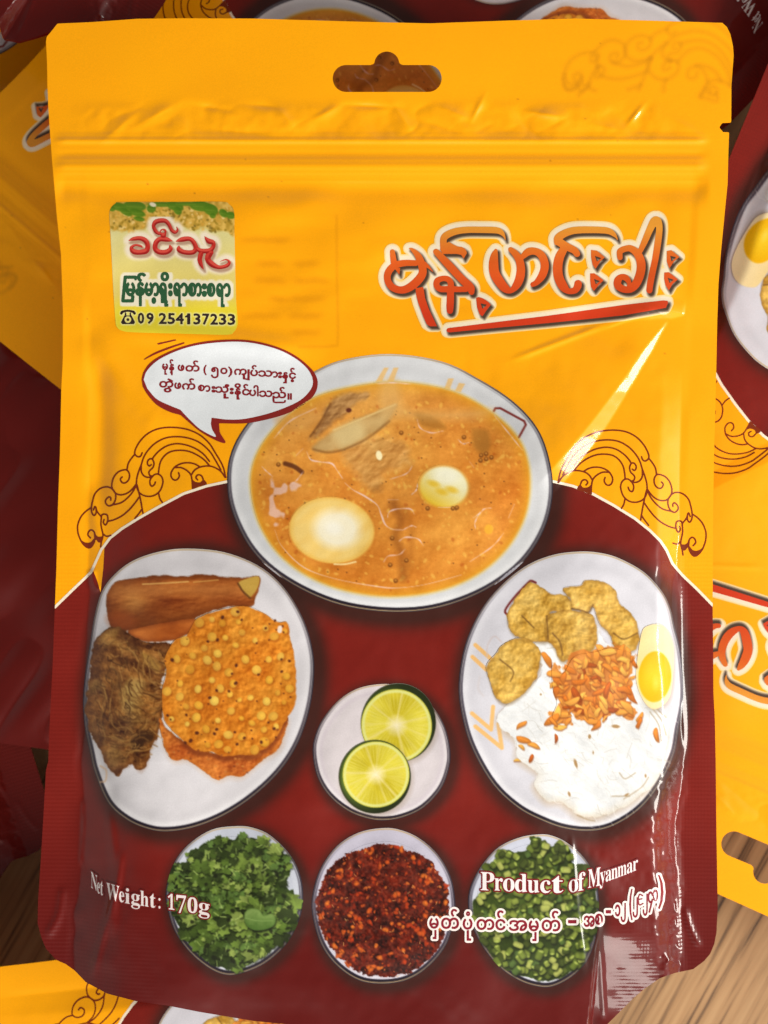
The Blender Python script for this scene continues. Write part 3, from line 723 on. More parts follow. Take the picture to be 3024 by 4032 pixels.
# ------------------------------------------------------------------ outlines measured on the photograph
OUT = [(181, 163), (184, 145), (205, 120), (226, 93), (362, 87), (542, 74), (723, 72), (1000, 73), (1362, 84), (1693, 92), (2000, 81),
       (2265, 73), (2566, 81), (2844, 90), (2862, 106), (2876, 135), (2886, 181), (2889, 217), (2880, 337), (2879, 482), (2844, 484),
       (2832, 502), (2847, 520), (2871, 521), (2868, 603), (2865, 723), (2853, 844), (2838, 1000), (2829, 1120), (2824, 1271), (2821, 1422),
       (2817, 1603), (2812, 1784), (2808, 2000), (2806, 2392), (2808, 2542), (2809, 2723), (2815, 2844), (2818, 3000), (2821, 3273),
       (2824, 3454), (2826, 3574), (2821, 3673), (2812, 3718), (2796, 3756), (2771, 3785), (2729, 3816), (2657, 3831), (2597, 3852),
       (2536, 3894), (2494, 3930), (2434, 3990), (2392, 4032), (2280, 4062), (2000, 4082), (1600, 4076), (1300, 4052), (1110, 4031),
       (1000, 4020), (784, 3984), (663, 3960), (536, 3942), (422, 3912), (338, 3867), (295, 3822), (259, 3796), (220, 3779), (181, 3735),
       (163, 3692), (148, 3635), (150, 3544), (160, 3394), (171, 3213), (181, 3032), (190, 3000), (193, 2904), (199, 2784), (208, 2603),
       (216, 2392), (222, 2241), (228, 2000), (236, 1784), (241, 1542), (247, 1422), (248, 1229), (244, 1120), (240, 1000), (237, 976),
       (223, 844), (213, 723), (205, 633), (196, 512), (190, 422), (187, 350), (185, 241)]
zb = zoom(880, 1380, 1659 / 1320)
zl = zoom(310, 2140, 1659 / 950)
zr = zoom(1780, 2150, 1659 / 950)
zi = zoom(1210, 2650, 1659 / 600)
z1 = zoom(630, 3220, 1659 / 600)
z2 = zoom(1210, 3220, 1659 / 600)
z3 = zoom(1810, 3250, 1659 / 640)
BOWL = zb([(830, 18), (600, 45), (450, 105), (260, 225), (120, 360), (40, 500), (18, 640), (40, 790), (120, 960), (240, 1090), (420, 1200), (620, 1270),
           (860, 1295), (1080, 1270), (1300, 1185), (1480, 1050), (1590, 880), (1630, 700), (1610, 530), (1550, 380), (1430, 250), (1260, 140), (1080, 55)])
SOUP = zb([(800, 160), (600, 190), (440, 240), (300, 340), (190, 470), (140, 600), (145, 740), (190, 880), (280, 1010), (420, 1115), (600, 1185),
           (820, 1215), (1050, 1190), (1250, 1110), (1400, 980), (1490, 820), (1515, 650), (1490, 500), (1420, 390), (1300, 290), (1150, 210), (980, 170)])
PLATE = zl([(750, 35), (560, 55), (380, 115), (250, 210), (160, 330), (110, 500), (80, 680), (45, 900), (30, 1080), (40, 1250), (75, 1420), (110, 1570),
            (200, 1780), (330, 1900), (480, 1965), (620, 1980), (800, 1950), (1000, 1870), (1200, 1740), (1380, 1570), (1510, 1370), (1590, 1130),
            (1620, 880), (1600, 690), (1530, 490), (1400, 290), (1230, 150), (1000, 60)])
NOOD = zr([(880, 38), (700, 60), (520, 130), (350, 260), (200, 440), (90, 680), (45, 950), (70, 1180), (140, 1400), (280, 1640), (450, 1800), (620, 1890),
           (780, 1945), (960, 1960), (1120, 1920), (1300, 1800), (1440, 1620), (1530, 1420), (1560, 1250), (1590, 1100), (1595, 950), (1570, 720),
           (1530, 560), (1500, 430), (1440, 310), (1320, 180), (1150, 85), (1020, 48)])
LIME = zi([(810, 120), (560, 165), (350, 290), (170, 500), (80, 700), (60, 880), (110, 1130), (240, 1340), (440, 1500), (640, 1580), (820, 1605), (1030, 1575),
           (1260, 1470), (1450, 1270), (1540, 1050), (1558, 850), (1500, 590), (1360, 360), (1180, 210), (1000, 140)])
DISH1 = z1([(840, 90), (560, 130), (300, 300), (140, 520), (65, 800), (90, 1020), (170, 1250), (330, 1470), (540, 1640), (720, 1710), (900, 1690),
            (1150, 1580), (1380, 1370), (1520, 1100), (1560, 850), (1520, 600), (1400, 380), (1200, 190), (1020, 110)])
DISH2 = z2([(840, 110), (560, 160), (320, 310), (140, 560), (55, 850), (60, 1080), (150, 1380), (320, 1610), (560, 1770), (830, 1808), (1100, 1760),
            (1330, 1610), (1520, 1370), (1600, 1080), (1610, 900), (1560, 640), (1420, 400), (1230, 230), (1040, 140)])
DISH3 = z3([(830, 90), (620, 120), (400, 220), (230, 400), (120, 600), (85, 780), (120, 1000), (230, 1230), (400, 1440), (600, 1580), (800, 1645),
            (960, 1640), (1150, 1540), (1300, 1380), (1390, 1150), (1420, 900), (1415, 700), (1370, 500), (1260, 320), (1100, 180), (960, 110)])
EDGE_L = [(208, 2398), (216, 2391), (287, 2322), (359, 2253), (366, 2238), (398, 2166), (434, 2118), (480, 2082), (542, 2043), (621, 1998), (723, 1944), (814, 1914), (892, 1897), (930, 1890)]
EDGE_R = [(2150, 1890), (2184, 1897), (2256, 1914), (2336, 1946), (2416, 1990), (2500, 2042), (2560, 2090), (2600, 2130), (2624, 2166), (2648, 2220), (2687, 2265), (2747, 2322), (2815, 2392)]


def jit(c, n):
    return np.clip(np.asarray(c) + n, 0, 1)


def rand_in(lp, n, rng, gap=0.0):
    lp = np.asarray(lp)
    lo, hi = lp[:, :2].min(0), lp[:, :2].max(0)
    out = []
    tries = 0
    while len(out) < n and tries < n * 60:
        tries += 1
        p = lo + rng.random(2) * (hi - lo)
        if sd_loops([lp], np.array([[p[0]]]), np.array([[p[1]]]))[0, 0] < 0:
            if gap and any((p[0] - q[0]) ** 2 + (p[1] - q[1]) ** 2 < gap * gap for q in out):
                continue
            out.append((p[0], p[1]))
    return out


def paint_maroon():
    t = 0.6 * fbm(500, 41) + 0.4 * fbm(60, 42)
    CAN[:] = mix(rgb(112, 22, 14), rgb(130, 30, 20), t)
    g = np.clip((CYY - 3150) / 650, 0, 1)[..., None] * 0.75  # shade of the falling lower end, painted into the maroon
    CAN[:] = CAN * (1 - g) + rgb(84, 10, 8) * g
    for lp, dx, dy, w, a in [(BOWL, 16, 26, 46, .86), (PLATE, 22, 14, 42, .85), (NOOD, 10, 14, 42, .8), (LIME, 14, 14, 30, .75),
                             (DISH1, 12, 14, 30, .8), (DISH2, 12, 14, 32, .8), (DISH3, 8, 14, 30, .8)]:
        L = cr(lp, True, 4) + np.array([dx, dy])
        sl = cwin(L, 150)
        d = sd_loops([L], CXX[sl], CYY[sl])
        al = a * np.exp(-(np.clip(d, 0, None) / w) ** 2)
        lay(sl, al, rgb(52, 28, 22))


def rim(lp, base, w=7.0, dark=rgb(30, 22, 34), gold=rgb(190, 160, 110), hl=rgb(246, 246, 248)):
    """white enamel with a dark edge that is heavy towards the lower right and golden at the top"""
    L = cr(lp, True, 5)
    cx, cy = L.mean(0)[:2]
    sl = cwin(L, 24)
    X, Y = CXX[sl], CYY[sl]
    d = sd_loops([L], X, Y)
    n = 0.6 * fbm(260, 51)[sl] + 0.4 * fbm(40, 52)[sl]
    c = mix(base * 0.965, np.minimum(base * 1.03, 1), n)
    lay(sl, (d < 20).astype(float), c)
    th = np.arctan2(Y - cy, X - cx)
    low = np.clip(0.5 + 0.5 * np.sin(th - 0.1), 0, 1)            # 1 at the bottom
    up = np.clip(-np.sin(th), 0, 1) ** 2
    side = 1 - up
    lay(sl, np.exp(-((d + w * 3.4) / (w * 1.4)) ** 2) * 0.4 * low, hl)
    lay(sl, np.exp(-((d + w * 7) / (w * 3)) ** 2) * 0.16, base * .8)
    lay(sl, np.clip(0.5 - (np.abs(d + w * 1.5) - w * (.25 + .55 * low)) / 3, 0, 1) * (.25 + .75 * low) * side, dark)
    lay(sl, np.clip(0.5 - (np.abs(d + w * 0.55) - w * .30) / 3, 0, 1) * 0.9, mix(dark, gold, np.clip(up + 0.9 * low ** 3, 0, 1)))
    lay(sl, np.clip(0.5 - (np.abs(d) - w * .40) / 3, 0, 1) * .9 * side, dark)
    lay(sl, np.clip(0.5 + (d - 1) / 3, 0, 1) * (d < 18) * side, dark)
    return L


def paint_bowl():
    L = rim(BOWL, rgb(214, 216, 220), 8)
    # orange bars and the small square mark on the enamel
    for q in [[(795, 85), (818, 85), (785, 152), (752, 156)], [(842, 85), (866, 85), (842, 152), (812, 152)],
              [(1112, 138), (1140, 138), (1120, 192), (1094, 186)], [(1165, 160), (1196, 165), (1174, 206), (1146, 200)]]:
        p_poly(zb(q), rgb(228, 186, 120), 4, 0.9, smooth=False)
    p_stroke(zb([(1338, 300), (1345, 286), (1370, 286), (1488, 350), (1496, 368), (1462, 430)]), 4.5, rgb(128, 52, 48), smooth=False)
    # soup
    S_ = cr(SOUP, True, 5)
    sl = cwin(S_, 60)
    d = sd_loops([S_], CXX[sl], CYY[sl])
    lay(sl, np.clip(0.5 - (d - 4) / 22, 0, 1) * 0.8, rgb(233, 186, 50))
    rs_ = relief(fbm(36, 64, 4, 1.6, .5), 2, 4)
    n1, n2, n3 = fbm(300, 61)[sl], fbm(60, 62, 4)[sl], vnoise(9, 9, 63)[sl]
    c = mix(rgb(206, 118, 34), rgb(234, 162, 66), 1.5 * n1 - 0.25 + 0.5 * (n2 - .5))
    up = np.clip((1850 - CYY[sl]) / 420, 0, 1) * np.clip((2000 - CXX[sl]) / 500, 0, 1)
    c = mix(c, rgb(214, 160, 84), up * 0.7)
    c = jit(c, ((n3 - .5) * 0.035 + (n2 - .5) * .08 + rs_[sl] * .06)[..., None] * np.array([1, .9, .6]))
    edge = np.clip(1 + d / 70, 0, 1) ** 2
    c = mix(c, rgb(226, 160, 36), edge * 0.75)
    lay(sl, np.clip(0.5 - d / 12, 0, 1), c)
    g = np.random.default_rng(5)
    lo = zb([(180, 200), (1480, 1190)])
    for _ in range(620):
        x, y = lo[0][0] + g.random() * (lo[1][0] - lo[0][0]), lo[0][1] + g.random() * (lo[1][1] - lo[0][1])
        if sd_loops([S_], np.array([[x]]), np.array([[y]]))[0, 0] > -14:
            continue
        r = 2 + 5 * g.random() ** 2
        k = g.random()
        if k < .62:
            p_ell(x, y, r * 1.7, r, g.random() * 3, rgb(244, 190, 84), 4, .6)
        elif k < .85:
            p_ell(x, y, r * 1.3, r, g.random() * 3, rgb(176, 80, 20), 4, .45)
        else:
            p_ell(x, y, 3.0, 2.4, 0, rgb(78, 40, 16), 2, .8)
    # stems and fish
    n = fbm(34, 66, 4, 2.2, -0.5)
    rn = relief(n, 2, 5)
    brown = lambda a, b: (lambda sl, d: jit(mix(a, b, n[sl] * 2.0 - .5), (rn[sl] * .12)[..., None] * np.array([1, .9, .7])))
    p_poly(zb([(590, 500), (700, 435), (870, 445), (930, 540), (860, 590), (790, 620), (780, 690), (740, 690), (660, 620), (610, 560)]), brown(rgb(190, 132, 66), rgb(222, 178, 108)), 36, .72, rough=18)
    p_poly(zb([(430, 430), (480, 350), (530, 262), (600, 215), (705, 205), (712, 232), (640, 280), (600, 320), (560, 345), (500, 395), (450, 440)]), brown(rgb(138, 92, 48), rgb(190, 144, 88)), 20, .9, rough=14)
    p_poly(zb([(442, 470), (520, 415), (640, 350), (760, 300), (852, 264), (850, 300), (800, 370), (700, 430), (620, 478), (540, 500), (460, 500)]), lambda sl, d: mix(rgb(164, 122, 66), rgb(206, 172, 112), np.clip(.5 + .8 * (n[sl] - .5) - d / 60, 0, 1)), 16, .94, rough=6)
    p_poly(zb([(540, 400), (660, 350), (700, 430), (600, 478), (560, 450)]), rgb(214, 190, 132), 34, .75)
    p_stroke(zb([(545, 395), (680, 340), (850, 268)]), 3.5, rgb(226, 198, 132), 5, .8)
    p_stroke(zb([(445, 490), (520, 505), (610, 485), (720, 430), (820, 350)]), 4, rgb(112, 70, 30), 9, .6)
    p_stroke(zb([(430, 425), (480, 355), (530, 265)]), 4, rgb(100, 58, 26), 7, .6)
    p_ell(*zb([(620, 296)])[0], 11, 9, 0, rgb(98, 44, 26), 4)
    p_ell(*zb([(770, 520)])[0], 12, 19, -.2, rgb(252, 240, 190), 4)
    p_poly(zb([(950, 310), (1040, 330), (1100, 380), (1060, 390), (980, 370)]), rgb(166, 108, 36), 18, .7)
    p_poly(zb([(1240, 390), (1310, 400), (1320, 480), (1290, 520), (1250, 490), (1230, 430)]), rgb(170, 112, 40), 20, .75, rough=6)
    p_stroke(zb([(840, 760), (880, 840), (850, 920), (880, 1000), (890, 1120)]), 17, rgb(150, 84, 26), 26, .6)
    p_stroke(zb([(905, 790), (930, 900), (920, 1060)]), 12, rgb(176, 106, 34), 26, .5)
    p_stroke(zb([(305, 560), (350, 575), (388, 602)]), 9, rgb(96, 48, 22), 6, .9)
    # veil of a ceiling light printed with the picture
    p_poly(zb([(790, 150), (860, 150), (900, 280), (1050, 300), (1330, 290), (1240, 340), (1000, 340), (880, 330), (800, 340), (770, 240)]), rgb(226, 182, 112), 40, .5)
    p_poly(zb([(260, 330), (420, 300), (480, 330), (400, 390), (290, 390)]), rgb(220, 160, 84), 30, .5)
    # eggs
    def egg1(x, y, q):
        t = np.clip((np.hypot((x - .12) / .56, (y + .06) / .60)), 0, 3)
        c = mix(rgb(240, 232, 204), rgb(242, 208, 122), np.clip((t - .72) / .5, 0, 1))
        c = mix(c, rgb(236, 182, 72), np.clip((q - .86) / .16, 0, 1) * .7)
        k = .5 + .3 * np.sin(7 * x + 4 * y) * np.cos(5 * y - 3 * x) + .2 * np.sin(13 * x + 9 * y)
        return mix(c, rgb(228, 170, 60), np.clip(k - .45, 0, 1) * np.clip(q * 1.3 - .45, 0, 1) * .8)
    p_ell(*zb([(536, 890)])[0], 168, 130, 0.12, egg1, 8)
    p_ell(*zb([(545, 880)])[0], 34, 26, .3, rgb(240, 238, 226), 24, .7)
    p_stroke(zb([(548, 1058), (600, 1058), (655, 1046)]), 3, rgb(252, 226, 160), 3)
    def egg2(x, y, q):
        t = np.clip((x * -.45 + y * .75) * .75 + .35, 0, 1)
        c = mix(rgb(240, 236, 196), rgb(232, 192, 44), t ** 1.3)
        return mix(c, rgb(222, 160, 44), np.clip((q - .86) / .16, 0, 1) * .7)
    p_ell(*zb([(1090, 675)])[0], 100, 84, 0.1, egg2, 14)
    p_ell(*zb([(1100, 625)])[0], 52, 32, 0, rgb(247, 246, 226), 26, .7)
    for q in [(1080, 700), (1040, 660), (1130, 690)]:
        p_ell(*zb([q])[0], 24, 12, .3, rgb(230, 184, 30), 12, .7)
    # reflections on the broth
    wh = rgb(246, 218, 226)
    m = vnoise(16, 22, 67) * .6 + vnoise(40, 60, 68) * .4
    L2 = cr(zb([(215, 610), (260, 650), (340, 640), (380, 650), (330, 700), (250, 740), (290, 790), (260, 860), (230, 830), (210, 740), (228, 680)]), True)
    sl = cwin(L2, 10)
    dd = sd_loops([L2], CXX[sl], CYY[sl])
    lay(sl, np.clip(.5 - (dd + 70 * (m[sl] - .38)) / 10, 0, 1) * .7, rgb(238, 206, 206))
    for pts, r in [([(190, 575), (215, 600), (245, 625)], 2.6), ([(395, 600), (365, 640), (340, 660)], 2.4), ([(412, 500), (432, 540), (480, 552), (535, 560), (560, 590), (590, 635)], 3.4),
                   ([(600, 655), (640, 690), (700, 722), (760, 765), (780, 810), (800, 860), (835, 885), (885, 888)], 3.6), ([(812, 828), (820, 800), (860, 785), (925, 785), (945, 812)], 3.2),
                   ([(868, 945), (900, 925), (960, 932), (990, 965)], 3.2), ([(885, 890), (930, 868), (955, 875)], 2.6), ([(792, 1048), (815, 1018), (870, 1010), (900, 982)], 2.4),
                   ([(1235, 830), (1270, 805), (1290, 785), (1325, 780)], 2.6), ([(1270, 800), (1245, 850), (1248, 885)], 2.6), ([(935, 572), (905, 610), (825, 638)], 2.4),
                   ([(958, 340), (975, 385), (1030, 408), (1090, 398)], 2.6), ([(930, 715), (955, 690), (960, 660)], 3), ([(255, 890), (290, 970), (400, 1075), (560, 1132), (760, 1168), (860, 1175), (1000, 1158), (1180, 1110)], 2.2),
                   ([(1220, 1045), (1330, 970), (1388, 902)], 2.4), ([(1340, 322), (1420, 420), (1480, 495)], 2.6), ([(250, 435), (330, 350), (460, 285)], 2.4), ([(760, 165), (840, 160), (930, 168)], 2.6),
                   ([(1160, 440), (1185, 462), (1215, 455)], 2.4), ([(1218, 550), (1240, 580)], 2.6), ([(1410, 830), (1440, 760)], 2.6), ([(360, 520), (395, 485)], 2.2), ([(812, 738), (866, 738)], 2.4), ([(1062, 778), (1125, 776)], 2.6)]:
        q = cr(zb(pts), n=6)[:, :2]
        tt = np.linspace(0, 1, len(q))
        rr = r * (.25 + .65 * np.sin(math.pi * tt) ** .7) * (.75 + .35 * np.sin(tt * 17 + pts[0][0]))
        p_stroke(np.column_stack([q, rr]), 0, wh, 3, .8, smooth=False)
    for x, y in [(1275, 520), (1300, 512), (1272, 545), (1300, 538), (1326, 530), (1190, 430), (880, 408), (835, 930), (905, 1040), (852, 1140), (272, 565), (1135, 782), (1155, 778), (1010, 782), (825, 1062)]:
        X, Y = zb([(x, y)])[0]
        p_ell(X, Y, 9, 9, 0, rgb(120, 66, 20), 3, .85)
        p_ell(X, Y - 2, 4.5, 4, 0, rgb(206, 140, 60), 3, .9)
    p_ell(*zb([(1312, 885)])[0], 17, 19, 0, rgb(240, 176, 50), 6, .9)


GOURD = [(190, 400), (200, 330), (250, 268), (330, 248), (550, 220), (700, 228), (850, 213), (1080, 235), (1240, 228), (1245, 290), (1220, 370), (1190, 432), (1050, 432), (870, 480), (760, 530), (600, 560), (480, 590), (350, 602), (240, 582), (205, 520)]
GOURD2 = [(340, 605), (500, 560), (640, 535), (800, 520), (780, 600), (720, 640), (640, 668), (450, 672)]
FRITTER = [(200, 590), (270, 585), (380, 650), (500, 690), (620, 690), (610, 790), (560, 960), (575, 1080), (555, 1220), (530, 1310), (490, 1420), (445, 1530), (410, 1552), (370, 1500), (300, 1540), (260, 1582), (200, 1520), (150, 1400), (90, 1280), (60, 1120), (90, 880), (110, 700), (150, 632)]
CRACKER2 = [(555, 1200), (620, 1290), (800, 1400), (1000, 1450), (1200, 1420), (1400, 1230), (1440, 1200), (1420, 1300), (1380, 1410), (1250, 1500), (1120, 1602), (1030, 1600), (950, 1622), (850, 1560), (750, 1490), (650, 1490), (590, 1400)]
CRACKER = [(1150, 430), (1250, 470), (1370, 540), (1425, 538), (1450, 580), (1450, 650), (1482, 770), (1496, 950), (1490, 1100), (1420, 1230), (1330, 1370), (1200, 1452), (1100, 1450), (1000, 1466), (900, 1430), (790, 1415), (650, 1290), (585, 1200), (572, 1020), (605, 880), (590, 790), (660, 665), (740, 630), (800, 530), (860, 495), (930, 468), (1040, 440)]


def paint_snacks():
    rim(PLATE, rgb(216, 213, 218), 8)
    L = cr(PLATE, True, 5)
    # fried gourd
    n = fbm(60, 71, 5, 2.2, -0.06)
    nb = fbm(150, 72, 3)
    rg1 = relief(fbm(30, 73, 4, 2.2), 2, 5)

    def gcol(sl, d):
        y = (CYY[sl] - 2270) / 220
        c = mix(rgb(134, 58, 16), rgb(200, 112, 42), n[sl] * 1.1 - .1 + 1.1 * (nb[sl] - .5))
        xx = (CXX[sl] - 420) / 120
        c = mix(c, rgb(104, 46, 12), np.clip(1 - xx, 0, 1) * .45)
        c = mix(c, rgb(214, 150, 74), np.exp(-((xx - .9) / .45) ** 2 - ((y - .45) / .25) ** 2) * .6)
        c = jit(c, (rg1[sl] * .10)[..., None] * np.array([1, .8, .5]))
        c = mix(c, rgb(226, 170, 104), np.clip((n[sl] - .66) * 6, 0, 1) * np.clip(.75 - y, 0, 1) * .7)
        c = mix(c, rgb(84, 36, 10), np.clip(y - .40, 0, 1) * 1.25)
        c = mix(c, rgb(216, 142, 72), np.exp(-((y - .24) / .15) ** 2) * .5)
        c = mix(c, rgb(92, 40, 10), np.clip(.08 - y, 0, .08) * 6)
        return mix(c, rgb(110, 50, 12), np.clip(1 + d / 26, 0, 1) * .6)
    p_poly(zl(GOURD), gcol, 5, rough=5, rs=24)
    p_poly(zl([(1095, 275), (1160, 240), (1238, 228), (1232, 300), (1175, 372), (1130, 330)]), lambda sl, d: mix(rgb(176, 134, 48), rgb(214, 178, 88), n[sl]), 5)
    p_stroke(zl([(1095, 275), (1130, 330), (1178, 375)]), 4, rgb(92, 48, 18), 5, .8)
    p_stroke(zl([(440, 280), (600, 272), (755, 262)]), 2.2, rgb(236, 190, 110), 3, .9)
    p_stroke(zl([(790, 266), (900, 256), (960, 250)]), 2.0, rgb(222, 170, 90), 3, .8)
    p_ell(*zl([(300, 530)])[0], 56, 36, .2, lambda x, y, q: rgb(168, 76, 24), 30, .6)
    p_poly(zl(GOURD2), lambda sl, d: mix(mix(rgb(160, 74, 20), rgb(212, 120, 50), n[sl] * 1.8 - .4), rgb(120, 50, 14), np.clip(1 + d / 18, 0, 1) * .6), 5, rough=4)
    # vegetable fritter
    w = fbm(120, 74, 3)
    n1 = fbm(40, 75, 5, 2.6, 0.5)
    n2 = fbm(40, 76, 5, 2.6, -0.75)
    n3 = fbm(90, 77, 3)
    rf = relief(fbm(30, 78, 4, 1.6, .7), 2, 5)

    def fcol(sl, d):
        s_ = np.where(w[sl] > .5, n1[sl], n2[sl])
        c = mix(rgb(88, 44, 14), rgb(170, 112, 50), s_ * 2.2 - .62)
        c = mix(c, rgb(180, 138, 68), np.clip((n3[sl] - .58) * 5, 0, 1) * .5)
        c = mix(c, rgb(52, 24, 8), np.clip((.38 - n3[sl]) * 6, 0, 1) * .5)
        c = jit(c, (rf[sl] * .16)[..., None] * np.array([1, .85, .6]))
        return mix(c, rgb(96, 48, 14), np.clip(1 + d / 20, 0, 1) * .6)
    p_poly(zl([(p[0] + 6, p[1] + 10) for p in FRITTER]), rgb(150, 110, 84), 26, .6, rough=8)
    p_poly(zl(FRITTER), fcol, 4, off=6, rough=13, rs=26)
    p_poly(zl([(330, 960), (420, 930), (450, 960), (400, 1090), (350, 1160), (300, 1120), (290, 1030)]), lambda sl, d: mix(rgb(150, 110, 44), rgb(206, 172, 100), n1[sl] * 1.6 - .2), 26, .85, rough=10)
    p_poly(zl([(430, 745), (500, 780), (560, 840), (540, 880), (470, 830)]), lambda sl, d: mix(rgb(150, 104, 44), rgb(196, 156, 74), n2[sl]), 18, .9, rough=6)
    p_poly(zl([(340, 1360), (430, 1290), (520, 1300), (470, 1380), (380, 1430)]), rgb(56, 30, 12), 14, .85, rough=12)
    g = np.random.default_rng(9)
    for _ in range(360):
        x, y = g.uniform(90, 600), g.uniform(640, 1500)
        a = 1.0 * math.sin(x / 120 + y / 170) + .5 + g.normal(0, .3)
        ln = g.uniform(30, 130)
        if sd_loops([np.array(zl(FRITTER))], np.array([[zl([(x, y)])[0][0]]]), np.array([[zl([(x, y)])[0][1]]]))[0, 0] > -20:
            continue
        k = g.uniform(-24, 24)
        q = [(x, y), (x + ln * .5 * math.cos(a) - k * math.sin(a), y + ln * .5 * math.sin(a) + k * math.cos(a)), (x + ln * math.cos(a), y + ln * math.sin(a))]
        p_stroke(zl(q), g.uniform(1.2, 3.4), mix(rgb(64, 30, 8), rgb(206, 156, 82), g.random()), 4, .6)
    # bean crackers
    n4, n5, n6 = fbm(80, 81, 4), vnoise(10, 10, 82), fbm(26, 83, 3)
    rc = relief(fbm(24, 84, 3), 2, 4)

    def ccol(a, b):
        return lambda sl, d: mix(jit(mix(a, b, 1.6 * n4[sl] - .3), ((n6[sl] - .5) * .14 + (n5[sl] - .5) * .06 + rc[sl] * .11)[..., None] * np.array([1, .85, .5])), rgb(186, 104, 26), np.clip(1 + d / 16, 0, 1) * .45)
    p_poly(zl([(p[0] + 4, p[1] + 14) for p in CRACKER2]), rgb(206, 176, 150), 30, .6)
    p_poly(zl(CRACKER2), ccol(rgb(176, 82, 26), rgb(210, 122, 48)), 4, rough=7)
    L3 = cr(zl([(p[0] - 2, p[1] + 34) for p in CRACKER]), True)
    m2 = sd_loops([cr(zl(CRACKER2), True)], CXX, CYY) < 0
    sl = cwin(L3, 20)
    dd = sd_loops([L3], CXX[sl], CYY[sl])
    lay(sl, np.clip(.5 - dd / 14, 0, 1) * m2[sl] * .7, rgb(116, 50, 18))
    p_poly(zl(CRACKER), ccol(rgb(204, 112, 20), rgb(226, 150, 48)), 4, rough=5)
    lp = cr(zl(CRACKER), True)
    for x, y in rand_in(lp, 74, g, 40):
        if sd_loops([lp], np.array([[x]]), np.array([[y]]))[0, 0] > -16:
            continue
        r = g.uniform(10, 20)
        hue = mix(rgb(236, 170, 48), rgb(250, 202, 88), g.random())
        p_ell(x + 2.5, y + 4, r * 1.08, r * 1.05, 0, rgb(160, 80, 16), 8, .6)
        p_ell(x, y, r, r * g.uniform(.82, 1), g.random() * 3, lambda X, Y, q, h=hue: mix(np.minimum(h * 1.06, 1), h * .88, np.clip(q * .8 + .3 * Y + .2 * X, 0, 1)), 5, g.uniform(.6, 1))
    for x, y in rand_in(lp, 64, g, 18):
        r = g.uniform(2.5, 7) * (1 if g.random() < .6 else .6)
        p_ell(x, y, r * 1.2, r, g.random() * 3, rgb(84, 36, 20), 3, .9)
    for x, y in rand_in(cr(zl(CRACKER2), True), 26, g, 14):
        p_ell(x, y, 5, 4, 0, mix(rgb(110, 44, 20), rgb(222, 150, 70), g.random()), 4, .7)
    p_stroke(zl([(1384, 580), (1382, 600)]), 9, rgb(232, 214, 200), 4)
    p_stroke(zl([(150, 1530), (190, 1560), (185, 1630), (150, 1640)]), 3.5, rgb(220, 180, 140), 5, .7)


NOODLES = [(310, 1165), (400, 1070), (500, 1000), (560, 940), (620, 850), (560, 680), (680, 640), (980, 560), (1010, 600), (1100, 700), (1260, 760), (1300, 1000), (1400, 1120), (1480, 1180), (1475, 1350), (1410, 1600), (1250, 1750), (1050, 1850), (940, 1870), (860, 1850), (800, 1800), (740, 1760), (640, 1745), (560, 1640), (590, 1560), (450, 1455), (440, 1340), (370, 1280), (325, 1230)]
TOFU = [[(390, 440), (450, 340), (530, 252), (620, 290), (690, 330), (760, 335), (820, 380), (815, 450), (680, 455), (655, 540), (660, 650), (560, 655), (440, 620), (385, 540)],
        [(655, 480), (720, 455), (820, 440), (950, 468), (985, 520), (995, 640), (955, 725), (860, 750), (800, 785), (745, 790), (700, 700), (640, 610)],
        [(765, 290), (880, 270), (920, 236), (1050, 252), (1120, 310), (1150, 390), (1240, 480), (1285, 600), (1270, 690), (1210, 726), (1120, 690), (1080, 600), (1010, 530), (970, 420), (930, 455), (830, 430), (815, 370)],
        [(235, 820), (300, 740), (345, 680), (460, 630), (550, 660), (605, 740), (590, 870), (540, 960), (460, 1040), (370, 1085), (300, 1040), (258, 920)]]
EGGH = [(1300, 605), (1345, 548), (1430, 540), (1490, 600), (1522, 720), (1510, 950), (1480, 1060), (1400, 1122), (1330, 1085), (1275, 970), (1265, 850)]
SHAL = [(690, 820), (760, 880), (840, 760), (980, 730), (1080, 705), (1230, 740), (1262, 850), (1220, 1010), (1242, 1195), (1160, 1160), (1100, 1130), (1010, 1215), (900, 1200), (800, 1140), (790, 1250), (690, 1180), (720, 1080), (690, 960)]


